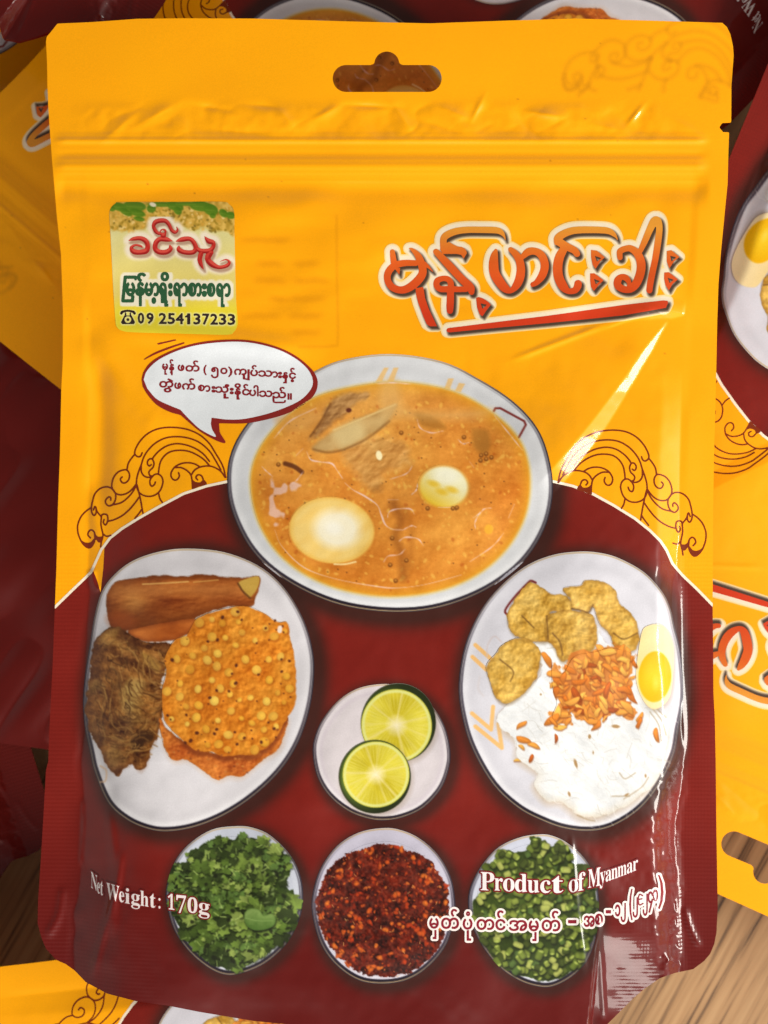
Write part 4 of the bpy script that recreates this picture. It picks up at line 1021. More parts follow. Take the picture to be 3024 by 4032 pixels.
def paint_noodles():
    rim(NOOD, rgb(212, 211, 220), 8)
    p_stroke(zr([(380, 475), (366, 440), (430, 350), (520, 255), (545, 240), (575, 252)]), 4.5, rgb(116, 44, 44))
    org = rgb(236, 184, 112)
    for q in [[(160, 680), (262, 772)], [(140, 762), (235, 850)], [(136, 1150), (268, 1262), (282, 1105)], [(160, 1240), (342, 1388), (318, 1225)]]:
        p_stroke(zr(q), 8, org, 4, .95, smooth=False)
    p_stroke(zr([(340, 660), (290, 620), (245, 680), (240, 760)]), 3, rgb(206, 192, 192), 5, .7)
    p_stroke(zr([(190, 900), (180, 980), (215, 1030)]), 4, rgb(206, 198, 200), 8, .6)
    n = fbm(26, 91, 4, 4.0, 0.7)
    n2 = fbm(200, 92, 3)
    rno = relief(.5 * fbm(40, 93, 4, 3.0, .7) + .5 * fbm(90, 99, 3, 1.5, .9), 2, 6)
    p_poly(zr([(p[0] - 6, p[1] + 24) for p in NOODLES]), rgb(188, 164, 134), 34, .7)

    def ncol(sl, d):
        c = mix(rgb(202, 204, 206), rgb(236, 238, 240), n[sl] * 1.0 + .7 * (n2[sl] - .3))
        c = jit(c, (rno[sl] * .085)[..., None])
        edge = np.clip(1 + d / 34, 0, 1) * np.clip((CYY[sl] - 2900) / 300, 0, 1)
        return mix(c, rgb(206, 192, 168), edge * .6)
    p_poly(zr(NOODLES), ncol, 4, rough=9, rs=22)
    g = np.random.default_rng(17)
    lp = cr(zr(NOODLES), True)
    for x, y in rand_in(lp, 420, g):
        a = g.normal(.6, .55) + (x - 2230) / 500
        ln = g.uniform(20, 70)
        k = g.uniform(-10, 10)
        p_stroke([(x, y), (x + ln / 2 * math.cos(a) - k, y + ln / 2 * math.sin(a) + k), (x + ln * math.cos(a), y + ln * math.sin(a))], g.uniform(.8, 1.6),
                 mix(rgb(168, 162, 150), rgb(248, 248, 248), g.random() ** .7), 3, .5)
    for q in [[(1380, 1120), (1440, 1200), (1470, 1300)], [(1400, 1110), (1470, 1180)], [(1360, 1140), (1420, 1230), (1440, 1340)], [(1180, 1740), (1300, 1660), (1350, 1590)],
              [(860, 1850), (930, 1880), (980, 1890)], [(1150, 1560), (1190, 1600), (1260, 1560)], [(1100, 1720), (1220, 1720)]]:
        p_stroke(zr(q), 2.4, rgb(156, 132, 96), 5, .6)
    for x, y, rx, ry, a in [(850, 1495, 6, 18, -.3), (805, 1705, 5, 10, -.3), (610, 1020, 4, 4, 0), (945, 1310, 6, 9, 0), (970, 1420, 3, 6, 0), (1330, 1580, 4, 7, 0), (1200, 1710, 10, 4, -.5), (1125, 1240, 16, 7, .1)]:
        p_ell(*zr([(x, y)])[0], rx, ry, a, rgb(158, 116, 62), 4, .85)
    # fried tofu
    t1, t2, t3 = fbm(44, 94, 4), fbm(110, 95, 3), vnoise(8, 8, 96)
    rt = relief(.55 * fbm(22, 97, 3) + .45 * fbm(60, 98, 2), 2, 6)
    for k, q in enumerate(TOFU):
        sh = 0.05 if k == 1 else 0
        p_poly(zr([(p[0] + 2, p[1] + 12) for p in q]), rgb(104, 74, 34), 16, .55)

        def tcol(sl, d, sh=sh):
            c = mix(rgb(190, 142, 50), rgb(236, 198, 108), 1.7 * t1[sl] - .4 + .4 * (t2[sl] - .5))
            c = jit(c, ((t3[sl] - .5) * .06 + rt[sl] * .13 - sh)[..., None] * np.array([1, .9, .55]))
            return mix(c, rgb(146, 100, 34), np.clip(1 + d / 14, 0, 1) * .5)
        p_poly(zr(q), tcol, 4, rough=7, rs=24)
    for q in [[(820, 430), (880, 440), (940, 455), (968, 405)], [(650, 480), (655, 560), (660, 640)], [(690, 600), (740, 660), (760, 750)], [(1110, 600), (1180, 640), (1270, 600)], [(330, 780), (420, 860), (400, 930)], [(480, 480), (560, 560)]]:
        p_stroke(zr(q), 2.6, rgb(92, 60, 24), 6, .75)
    # egg
    p_poly(zr([(p[0] + 8, p[1] + 14) for p in EGGH]), rgb(150, 130, 106), 22, .55)
    p_poly(zr(EGGH), lambda sl, d: mix(rgb(236, 208, 142), rgb(242, 224, 178), np.clip((CXX[sl] - 2500) / 130, 0, 1)), 4)
    p_ell(*zr([(1392, 898)])[0], 64, 100, 0.05, lambda x, y, q: mix(mix(rgb(246, 206, 40), rgb(238, 180, 6), np.clip(q * 1.1, 0, 1)), rgb(248, 226, 110), np.clip(1 - np.hypot((x - .1) / .3, (y - .25) / .4), 0, 1) * .6), 4)
    # fried shallots
    lp = cr(zr(SHAL), True)
    p_poly(zr(SHAL), lambda sl, d: mix(rgb(172, 88, 22), rgb(222, 138, 48), t1[sl] * 1.4 - .2), 8, .9, rough=42, rs=46)

    def flake(x, y, sz, a, h):
        n = g.integers(6, 9)
        bend = g.uniform(-.5, .5)
        q = []
        for i in range(n):
            th = 2 * math.pi * i / n + g.uniform(-.2, .2)
            X, Y = sz * math.cos(th) * g.uniform(.8, 1.15), sz * g.uniform(.26, .46) * math.sin(th)
            Y += bend * X * X / sz * .6
            q.append((x + X * math.cos(a) - Y * math.sin(a), y + X * math.sin(a) + Y * math.cos(a)))
        p_poly([(px + 1, py + 4) for px, py in q], rgb(120, 52, 12), 6, .55)
        p_poly(q, lambda sl, d: mix(mix(h * .84, np.minimum(h * 1.1, 1), np.clip(.5 - (CYY[sl] - y) / sz, 0, 1)), h * .70, np.clip(1 + d / 5, 0, 1) * .6), 3, .97)
        if g.random() < .4:
            p_stroke([(x - sz * .5 * math.cos(a), y - sz * .5 * math.sin(a)), (x + sz * .5 * math.cos(a), y + sz * .5 * math.sin(a))], 1.2, np.minimum(h * 1.25, 1), 3, .6)
    pts = rand_in(lp, 125, g, 13) + zr([(665, 800), (700, 880), (650, 770), (690, 1190), (740, 1250), (720, 1320), (700, 1210), (490, 1330), (480, 1380), (560, 1370), (545, 1460), (445, 1470), (480, 1225), (1290, 1180), (1285, 1215), (1400, 1300), (760, 900), (1000, 1235)])
    for x, y in pts:
        k = g.random()
        h = mix(rgb(212, 112, 30), rgb(250, 186, 84), k) if g.random() < .88 else mix(rgb(158, 70, 16), rgb(196, 96, 26), k)
        flake(x, y, g.uniform(14, 38), g.uniform(-.7, 2.4), h)


LIME1 = (990, 545)


def lime(cx, cy, ox, oy, rx, ry, rox, roy, seed, pts):
    g = np.random.default_rng(seed)
    X, Y = zi([(ox, oy)])[0]
    k = 600 / 1659
    p_ell(X + 6, Y + 10, rox * k, roy * k, 0, rgb(150, 130, 110), 30, .55)
    p_ell(X, Y, rox * k, roy * k, 0, lambda x, y, q: mix(mix(rgb(86, 110, 34), rgb(34, 44, 16), np.clip(.5 + .6 * x - .5 * y * (1 if seed == 1 else -1), 0, 1)), rgb(36, 40, 18), np.clip((q - .9) * 8, 0, 1)), 3)
    X, Y = zi([(cx, cy)])[0]
    seg = np.sort(np.arange(11) / 11 * 2 * math.pi + g.normal(0, .10, 11))
    nn2 = lambda x, y: .5 + .28 * np.sin(5 * x + 3 * y + seed) * np.cos(4 * y - 2 * x) + .22 * np.sin(11 * x - 7 * y)

    def face(x, y, q):
        th = np.arctan2(y + .05, x)
        dm = np.min(np.abs((th[..., None] - seg + math.pi) % (2 * math.pi) - math.pi), axis=-1) * np.maximum(q, .05)
        c = mix(rgb(184, 166, 22), rgb(212, 200, 64), np.clip(.5 + .5 * np.sin(th * 2 + seed) + .4 * (q - .5), 0, 1))
        f = np.clip(.5 + .3 * np.sin(th * 37 + 4 * q + seed) + .3 * np.sin(th * 61 - 7 * q) + .3 * np.sin(th * 23 + 9 * q * np.sin(th * 5)), 0, 1) * np.clip(q * 1.4, 0, 1)
        c = mix(c, rgb(230, 218, 120), f * .42)
        c = mix(c, rgb(226, 210, 60), np.clip((nn2(x, y) - .5) * 2, 0, 1) * .5)
        c = mix(c, rgb(228, 214, 150), np.clip(1 - dm / .06, 0, 1) * (.12 + .5 * np.abs(np.sin(th * 2.3 + seed)) ** 2))
        c = mix(c, rgb(232, 222, 184), np.clip(1 - q / .34, 0, 1) ** .8)
        c = mix(c, rgb(216, 218, 132), np.clip((q - .87) / .05, 0, 1))
        c = mix(c, rgb(206, 190, 60), np.clip((q - .955) / .02, 0, 1) * .7)
        c = mix(c, rgb(118, 134, 50), np.clip((q - .98) / .015, 0, 1))
        return c
    p_ell(X, Y, rx * k, ry * k, -.25, face, 2.5)


def paint_limes():
    rim(LIME, rgb(214, 206, 210), 7)
    L = cr(LIME, True)
    sl = cwin(L, 5)
    d = sd_loops([L], CXX[sl], CYY[sl])
    lay(sl, np.exp(-((d + 32) / 9) ** 2) * .4, rgb(190, 178, 190))
    lime(972, 572, 992, 540, 386, 400, 408, 428, 1, None)
    lime(748, 1105, 735, 1128, 366, 362, 392, 400, 2, None)


def paint_dishes():
    g = np.random.default_rng(23)
    # coriander
    rim(DISH1, rgb(193, 198, 212), 8)
    leafy = [(150, 500), (300, 470), (300, 380), (440, 300), (560, 240), (700, 230), (800, 250), (880, 190), (1000, 230), (1120, 250), (1180, 330), (1300, 350), (1410, 430), (1400, 620), (1370, 740), (1470, 820), (1440, 1000), (1420, 1180), (1290, 1300), (1210, 1440), (1020, 1560), (850, 1640), (660, 1630), (520, 1560), (380, 1440), (260, 1270), (140, 1060), (100, 800), (110, 640)]
    nz = fbm(60, 111, 4)
    p_poly(z1(leafy), lambda sl, d: mix(rgb(26, 34, 12), rgb(62, 82, 30), nz[sl] * 1.6 - .3), 4, rough=12, rs=20)
    lp = cr(z1(leafy), True)

    def leaf(x, y, s, a, col, alpha=.97):
        q = []
        n = 34
        ph, nl = g.uniform(0, 3), g.integers(2, 4)
        for i in range(n):
            th = -2.3 + 4.6 * i / (n - 1)
            lob = abs(math.cos(nl * .5 * th + ph * .25)) ** .6
            rr = s * (0.50 + 0.42 * lob + .10 * math.cos(9 * th + ph) + g.uniform(-.05, .05)) * (1 if abs(th) < 1.7 else .75)
            q.append((x + rr * math.cos(a + th), y + rr * .86 * math.sin(a + th)))
        q.append((x - .3 * s * math.cos(a), y - .3 * s * math.sin(a)))
        la = a + g.uniform(-1.5, 1.5)
        gr = lambda sl, d: mix(mix(col * .70, np.minimum(col * 1.2, 1), np.clip(.5 + ((CXX[sl] - x) * math.cos(la) + (CYY[sl] - y) * math.sin(la)) / (1.7 * s) + .5 * (nz2[sl] - .5), 0, 1)), col * .8, np.clip(1 + d / 5, 0, 1) * .4)
        p_poly([(px + 3, py + 6) for px, py in q], rgb(18, 24, 8), 8, .6, smooth=False)
        p_poly(q, gr, 3, alpha, smooth=False)
        for k in (-.6, 0, .6):
            p_stroke([(x - .2 * s * math.cos(a), y - .2 * s * math.sin(a)), (x + .6 * s * math.cos(a + k), y + .6 * s * math.sin(a + k))], .8, np.minimum(col * 1.3, 1), 3, .4)
    nz2 = fbm(24, 113, 3)
    greens = [rgb(80, 102, 38), rgb(94, 116, 46), rgb(112, 134, 56), rgb(60, 78, 28), rgb(134, 152, 74), rgb(46, 58, 24), rgb(86, 112, 50)]
    for x, y in rand_in(lp, 105, g, 20):
        leaf(x, y, g.uniform(30, 62), g.uniform(0, 6.28), greens[g.integers(0, 7)])
    for x, y in rand_in(lp, 110, g, 14):
        leaf(x, y, g.uniform(13, 30), g.uniform(0, 6.28), greens[g.integers(0, 7)])
    for _ in range(40):
        x, y = rand_in(lp, 1, g)[0]
        p_ell(x, y, g.uniform(5, 16), g.uniform(4, 9), g.random() * 3, rgb(24, 28, 12), 4, .8)
    for _ in range(70):
        x, y = rand_in(lp, 1, g)[0]
        p_ell(x, y, g.uniform(3, 9), g.uniform(2, 5), g.random() * 3, mix(rgb(128, 160, 70), rgb(190, 208, 140), g.random()), 5, .5)
    for _ in range(40):
        x, y = rand_in(lp, 1, g)[0]
        a = g.uniform(0, 6)
        p_stroke([(x, y), (x + 22 * math.cos(a), y + 22 * math.sin(a))], g.uniform(1.2, 2.6), rgb(168, 190, 104), 3, .7)
    big = z1([(920, 1120), (925, 1030), (990, 985), (1080, 1000), (1130, 1060), (1215, 1040), (1260, 1090), (1240, 1170), (1150, 1215), (1040, 1225), (960, 1190)])
    p_poly([(x + 3, y + 7) for x, y in big], rgb(20, 26, 10), 9, .8)
    p_poly(big, lambda sl, d: mix(mix(rgb(74, 104, 42), rgb(122, 148, 78), np.clip(.5 - (CYY[sl] - 3625) / 60 + .7 * (nz2[sl] - .5), 0, 1)), rgb(62, 88, 34), np.clip(1 + d / 7, 0, 1) * .5), 4)
    p_stroke(z1([(930, 1090), (1060, 1120), (1230, 1120)]), 1.2, rgb(150, 176, 104), 3, .6)
    # chili
    rim(DISH2, rgb(191, 187, 204), 8)
    heap = [(100, 900), (160, 700), (240, 540), (360, 440), (520, 370), (640, 330), (780, 290), (900, 300), (1020, 320), (1150, 370), (1240, 410), (1350, 470), (1430, 620), (1510, 740), (1540, 900), (1530, 1120), (1440, 1380), (1300, 1560), (1100, 1690), (850, 1730), (620, 1700), (420, 1580), (250, 1400), (130, 1160)]
    n1, n2, n3 = fbm(26, 121, 4), vnoise(8, 8, 122), fbm(120, 123, 3)
    p_poly(z2(heap), lambda sl, d: jit(mix(rgb(42, 12, 8), rgb(124, 38, 18), 1.9 * n1[sl] - .5 + .4 * (n3[sl] - .5)), ((n2[sl] - .5) * .14)[..., None]), 3, rough=12, rs=16)
    lp = cr(z2(heap), True)
    for x, y in rand_in(lp, 900, g):
        r = g.uniform(1.6, 5.2)
        k = g.random()
        c = mix(rgb(58, 14, 10), rgb(150, 44, 18), k) if g.random() < .8 else mix(rgb(170, 62, 20), rgb(206, 110, 44), k)
        p_ell(x, y, r * g.uniform(1, 2), r, g.random() * 3, c, 3, .8)
    for x, y in rand_in(lp, 46, g, 14) + z2([(985, 820), (980, 835), (890, 910), (1160, 440), (1190, 480), (1290, 620), (1330, 690), (1290, 690), (1240, 680), (200, 940), (180, 1030), (460, 1060), (500, 1080), (550, 1090), (490, 1200), (500, 1320), (1000, 1150), (1110, 1170), (1180, 1220), (1060, 1450), (1070, 1520), (1040, 1580), (720, 1610), (780, 1640), (680, 1650), (350, 1460), (330, 1520), (290, 1400), (360, 570), (650, 350), (700, 350), (980, 340), (1030, 350), (1500, 920), (860, 1220)]):
        c = mix(rgb(176, 52, 18), rgb(220, 116, 40), g.random())
        for _k in range(2):
            p_ell(x + g.normal(0, 5), y + g.normal(0, 5), g.uniform(6, 13), g.uniform(5, 9), g.random() * 3, lambda X, Y, q, c=c: mix(np.minimum(c * 1.12, 1), c * .72, np.clip(q * .8 + Y * .3, 0, 1)), 4, .85)
    for x, y in rand_in(lp, 30, g):
        a = g.uniform(0, 3)
        p_stroke([(x, y), (x + 12 * math.cos(a), y + 12 * math.sin(a))], 1.2, rgb(214, 160, 96), 2.5, .8)
    # chopped beans
    rim(DISH3, rgb(194, 198, 214), 8)
    bp = [(140, 780), (200, 690), (280, 560), (270, 400), (370, 370), (400, 240), (500, 250), (580, 280), (700, 240), (720, 125), (820, 120), (860, 175), (920, 220), (1050, 190), (1120, 250), (1160, 380), (1290, 400), (1350, 500), (1390, 700), (1390, 960), (1350, 1180), (1250, 1380), (1120, 1500), (950, 1580), (780, 1570), (560, 1500), (400, 1420), (280, 1270), (190, 1090), (130, 930)]
    p_poly(z3(bp), lambda sl, d: mix(rgb(34, 44, 14), rgb(70, 88, 30), nz[sl] * 1.5 - .25), 4, rough=9, rs=24)
    lp = cr(z3(bp), True)
    bg_ = [rgb(90, 104, 40), rgb(102, 116, 46), rgb(120, 132, 56), rgb(74, 86, 32), rgb(150, 156, 80), rgb(72, 92, 42), rgb(60, 70, 28)]
    for x, y in rand_in(lp, 260, g, 13) + z3([(770, 180), (880, 210), (430, 290), (500, 300), (960, 330), (1060, 240)]):
        a = g.uniform(0, 6.28)
        ln, wd = g.uniform(11, 21), g.uniform(10, 15)
        c = bg_[g.integers(0, 7)]
        ca, sa = math.cos(a), math.sin(a)
        q = [(x + ca * i * ln - sa * j * wd, y + sa * i * ln + ca * j * wd) for i, j in [(-1, -.5), (-.85, -.85), (-.6, -1), (.6, -1), (.85, -.85), (1, -.5), (1.05, 0), (1, .5), (.85, .85), (.6, 1), (-.6, 1), (-.85, .85), (-1, .5), (-1.05, 0)]]
        p_poly([(px + 2, py + 6) for px, py in q], rgb(22, 28, 10), 10, .8, smooth=False)
        p_poly(q, lambda sl, d, c=c: mix(np.minimum(mix(c, np.minimum(c * 1.22, 1), np.clip(.5 - ((CXX[sl] - x) * sa * -1 + (CYY[sl] - y) * ca) / wd * .6, 0, 1)), 1), c * .62, np.clip(1 + d / 8, 0, 1) * .55), 3, .97, smooth=False)
        if g.random() < .5:
            p_ell(x + ca * ln * .8, y + sa * ln * .8, wd * .45, wd * .85, a, lambda X, Y, q, c=c: mix(rgb(186, 196, 104), rgb(128, 146, 58), np.clip(q, 0, 1)), 3, .85)
# ------------------------------------------------------------------ lettering
def gl(key):
    return [np.array([tuple(map(float, p.split(','))) for p in lp.split(' ')]) for lp in GLYPHS[key].split(';')]


def place(fld, key, fx, fy, off=0.0):
    """glyph units -> picture through two functions"""
    loops = [np.stack([fx(l[:, 0], l[:, 1]), fy(l[:, 0], l[:, 1])], 1) for l in gl(key)]
    fld.poly(loops, off)


def burmese(fld, zf, items, bold=0.0):
    """items: (cluster, x0, x1, y of the baseline, height of a round letter); the first sign is the base"""
    for cl, x0, x1, yb, xh in items:
        b = 'U%X' % ord(cl[0])
        L = np.concatenate(gl(b))
        gx0, gx1 = L[:, 0].min(), L[:, 0].max()
        kx = (x1 - x0) / max(gx1 - gx0, 1)
        ky = xh / 546.0
        adv = gx1 + 45
        for n, ch in enumerate(cl):
            dx = 0 if n == 0 else adv - gx0
            g0 = gx0 if n == 0 else 0
            fx = lambda x, y, d=dx, g=g0: x0 + (x - g + d) * kx
            fy = lambda x, y: yb - y * ky
            lo = [np.array(zf(list(zip(fx(l[:, 0], l[:, 1]), fy(l[:, 0], l[:, 1]))))) for l in gl('U%X' % ord(ch))]
            fld.poly(lo, bold)


def latin(fld, zf, items, pre='s', bold=0.0):
    """items: (char, x0, x1, baseline left, baseline right, pixels per 678 units)"""
    for ch, x0, x1, yl, yr, cap in items:
        key = pre + ch if (pre + ch) in GLYPHS else 'U%X' % ord(ch)
        L = np.concatenate(gl(key))
        a, b = L[:, 0].min(), L[:, 0].max()
        fx = lambda x, y: x0 + (x - a) / (b - a) * (x1 - x0)
        fy = lambda x, y: yl + (x - a) / (b - a) * (yr - yl) - y * cap / 678.0
        lo = [np.array(zf(list(zip(fx(l[:, 0], l[:, 1]), fy(l[:, 0], l[:, 1]))))) for l in gl(key)]
        fld.poly(lo, bold)


zt1, zt2, zt3 = zoom(1480, 840, 3), zoom(1900, 840, 3), zoom(2200, 800, 3)


def title_field():
    f = Field(1480, 830, 2730, 1345, 2.5)
    st = lambda z, pts: f.stroke(z(pts))
    st(zt1, [(195, 455, 30), (203, 520, 34), (215, 600, 36)])
    st(zt1, [(470, 588, 34), (330, 588, 38), (215, 620, 40), (145, 700, 42), (138, 790, 40), (190, 870, 42), (280, 905, 42), (370, 890, 46), (470, 820, 50), (545, 725, 48), (550, 640, 46), (525, 560, 44), (490, 490, 36), (430, 430, 20), (392, 415, 4)])
    st(zt1, [(580, 600, 26), (632, 645, 14), (674, 690, 3)])
    f.poly([zt1([(222, 650), (288, 645), (277, 728)])])
    f.poly([zt1([(470, 885), (560, 870), (566, 900), (580, 1000), (625, 1130), (722, 1335), (640, 1335), (600, 1310), (560, 1220), (500, 1060), (474, 960)])])
    st(zt1, [(800, 400, 40), (800, 300, 40), (850, 250, 42), (950, 212, 40), (1080, 195, 38), (1250, 195, 38), (1420, 200, 38), (1480, 225, 30), (1515, 270, 14), (1530, 315, 3)])
    f.poly([zt1([(756, 425), (800, 380), (862, 335), (900, 360), (960, 390), (1020, 398), (1060, 425), (1076, 470), (1036, 538), (1010, 492), (960, 480), (790, 480)])])
    st(zt1, [(712, 455, 36), (850, 600, 46), (1000, 762, 46), (1110, 868, 48), (1130, 930, 34)])
    st(zt1, [(1060, 897, 33), (950, 897, 34), (850, 895, 36), (760, 893, 36), (716, 850, 36), (728, 795, 36), (790, 770, 32), (850, 778, 34), (884, 825, 36), (882, 900, 40), (880, 1000, 43), (876, 1100, 43), (874, 1150, 38)])
    tri = lambda z, o, h: f.poly([np.array(z(o)), np.array(z(h))])
    tri(zt1, [(1183, 1000), (1215, 988), (1265, 1005), (1320, 1040), (1358, 1080), (1310, 1140), (1260, 1217), (1225, 1195), (1195, 1110)], [(1236, 1062), (1312, 1080), (1258, 1130)])
    st(zt2, [(158, 440, 20), (140, 500, 42), (130, 590, 56), (140, 700, 58), (195, 800, 58), (265, 885, 50), (335, 915, 30), (400, 850, 46), (440, 760, 52), (452, 650, 50), (432, 550, 46), (385, 475, 40), (332, 428, 30)])
    st(zt2, [(470, 515, 30), (540, 455, 44), (620, 448, 42), (690, 490, 46), (728, 570, 48), (732, 650, 48), (700, 740, 46), (640, 815, 34), (592, 842, 28)])
    st(zt2, [(866, 355, 20), (890, 290, 44), (980, 232, 44), (1100, 200, 42), (1300, 195, 40), (1470, 205, 38), (1540, 240, 28), (1580, 285, 12), (1594, 318, 3)])
    st(zt2, [(900, 335, 48), (990, 390, 45), (1080, 435, 42), (1115, 478, 38)])
    st(zt2, [(960, 420, 46), (908, 520, 54), (886, 640, 56), (900, 760, 56), (950, 860, 54), (1010, 918, 34), (1085, 912, 38), (1120, 870, 44), (1128, 832, 44)])
    tri(zt2, [(1280, 432), (1350, 440), (1445, 520), (1390, 570), (1335, 657), (1300, 610), (1280, 510)], [(1325, 502), (1402, 530), (1350, 572)])
    tri(zt2, [(1270, 710), (1320, 708), (1430, 790), (1370, 850), (1315, 917), (1280, 870), (1270, 790)], [(1315, 775), (1387, 800), (1337, 842)])
    st(zt3, [(722, 642, 32), (724, 570, 36), (800, 535, 36), (860, 540, 40), (930, 600, 46), (970, 700, 52), (965, 820, 52), (920, 940, 50), (860, 1010, 42), (780, 1020, 40), (702, 980, 44), (697, 915, 44), (740, 872, 34), (795, 885, 36), (830, 940, 26), (822, 1000, 16)])
    st(zt3, [(965, 560, 30), (1020, 440, 38), (1080, 300, 42), (1130, 212, 48), (1168, 214, 46), (1188, 300, 38), (1172, 450, 40), (1142, 650, 38), (1110, 800, 38), (1080, 950, 38), (1070, 1030, 36)])
    tri(zt3, [(1275, 565), (1330, 555), (1425, 635), (1360, 690), (1305, 772), (1275, 690)], [(1315, 620), (1387, 640), (1332, 692)])
    tri(zt3, [(1245, 820), (1300, 815), (1407, 900), (1340, 960), (1300, 1032), (1260, 970), (1243, 890)], [(1285, 880), (1357, 905), (1307, 947)])
    f.poly([[(1757, 1299), (1764, 1292), (1900, 1275), (2160, 1243), (2453, 1201), (2612, 1183), (2629, 1185), (2630, 1193), (2622, 1212), (2520, 1230), (2453, 1242), (2160, 1272), (1900, 1296), (1770, 1309), (1760, 1307)]])
    return f


def scroll_strokes():
    z = zoom(290, 1660, 3)
    q = []
    A = lambda *p: q.append(z(list(p)))
    A((1797, 660), (1760, 520), (1659, 345), (1600, 255), (1500, 165), (1380, 105), (1250, 75), (1100, 70), (970, 95), (860, 155), (780, 240), (735, 320), (722, 375), (740, 405), (770, 418), (795, 405), (810, 370))
    A((722, 390), (680, 440), (645, 500), (632, 570))
    A((575, 655), (558, 672), (555, 692), (580, 725), (620, 720), (655, 680), (660, 620), (632, 575), (590, 572), (530, 595), (480, 650), (455, 720), (455, 780), (490, 840), (540, 865), (600, 860), (660, 830), (710, 780), (742, 735))
    A((1740, 570), (1659, 430), (1610, 355), (1520, 270), (1420, 215), (1300, 185), (1180, 180), (1070, 200), (960, 260), (880, 340), (830, 420), (800, 510), (770, 590), (748, 670), (745, 760), (770, 830), (820, 870), (890, 885), (960, 870), (1020, 820), (1050, 750), (1055, 690), (1030, 640), (985, 620), (940, 640), (905, 690), (905, 740), (925, 765), (955, 745), (967, 715))
    A((1605, 470), (1540, 390), (1450, 325), (1340, 280), (1220, 262), (1110, 285), (1020, 340), (960, 400), (930, 445))
    A((918, 510), (895, 525), (875, 505), (875, 470), (900, 442), (930, 445), (950, 490), (940, 540), (905, 575), (890, 600), (900, 635), (935, 648))
    A((800, 520), (800, 590), (830, 640), (880, 660), (935, 650))
    A((1605, 520), (1540, 450), (1450, 390), (1350, 350), (1250, 340), (1150, 355), (1080, 400), (1030, 470), (1010, 550), (1003, 620))
    A((745, 745), (700, 830), (640, 900), (560, 960), (440, 990))
    A((440, 930), (440, 905), (420, 890), (385, 920), (378, 960), (410, 995), (450, 990), (485, 950), (500, 890), (488, 835), (440, 785), (380, 772), (310, 795), (255, 850), (230, 920), (212, 1010), (215, 1070), (240, 1110), (265, 1085), (268, 1030), (252, 1005), (235, 1045))
    A((266, 1040), (290, 1080), (330, 1125))
    A((212, 1015), (140, 1065), (85, 1130), (50, 1220), (50, 1300), (70, 1370), (100, 1430), (150, 1482), (195, 1490), (232, 1450), (250, 1390), (255, 1340), (240, 1300), (210, 1280), (180, 1300), (170, 1340), (200, 1375))
    A((325, 1130), (340, 1100), (370, 1094), (400, 1110), (405, 1165), (390, 1210), (370, 1220), (352, 1190), (362, 1158))
    A((330, 1125), (324, 1220), (345, 1320), (345, 1365), (330, 1420), (320, 1480))
    A((400, 1180), (480, 1160), (570, 1115), (650, 1050), (720, 970), (778, 890))
    A((345, 1325), (390, 1356), (440, 1345))
    A((750, 750), (780, 870), (800, 970), (820, 1085))
    A((805, 1040), (770, 1090), (725, 1145))
    A((1005, 850), (1020, 910), (1048, 955))
    A((1240, 605), (1250, 645), (1225, 685), (1185, 690), (1155, 655), (1155, 600), (1200, 535), (1280, 495), (1370, 488), (1440, 505), (1490, 535))
    A((1200, 545), (1270, 545), (1340, 580), (1385, 630), (1400, 700), (1405, 790))
    A((1790, 660), (1740, 590), (1659, 540), (1580, 525), (1490, 540), (1430, 575), (1395, 625))
    A((1465, 690), (1445, 660), (1470, 630), (1510, 640), (1530, 680))
    fills = [z([(75, 1385), (110, 1415), (155, 1432), (205, 1425), (240, 1385), (258, 1410), (232, 1466), (190, 1496), (150, 1482), (100, 1432)]),
             z([(240, 1310), (270, 1345), (300, 1362), (345, 1362), (330, 1420), (295, 1428), (268, 1395), (250, 1400)]),
             z([(1400, 690), (1440, 715), (1500, 718), (1535, 685), (1575, 742), (1480, 768), (1405, 792)])]
    return q, fills


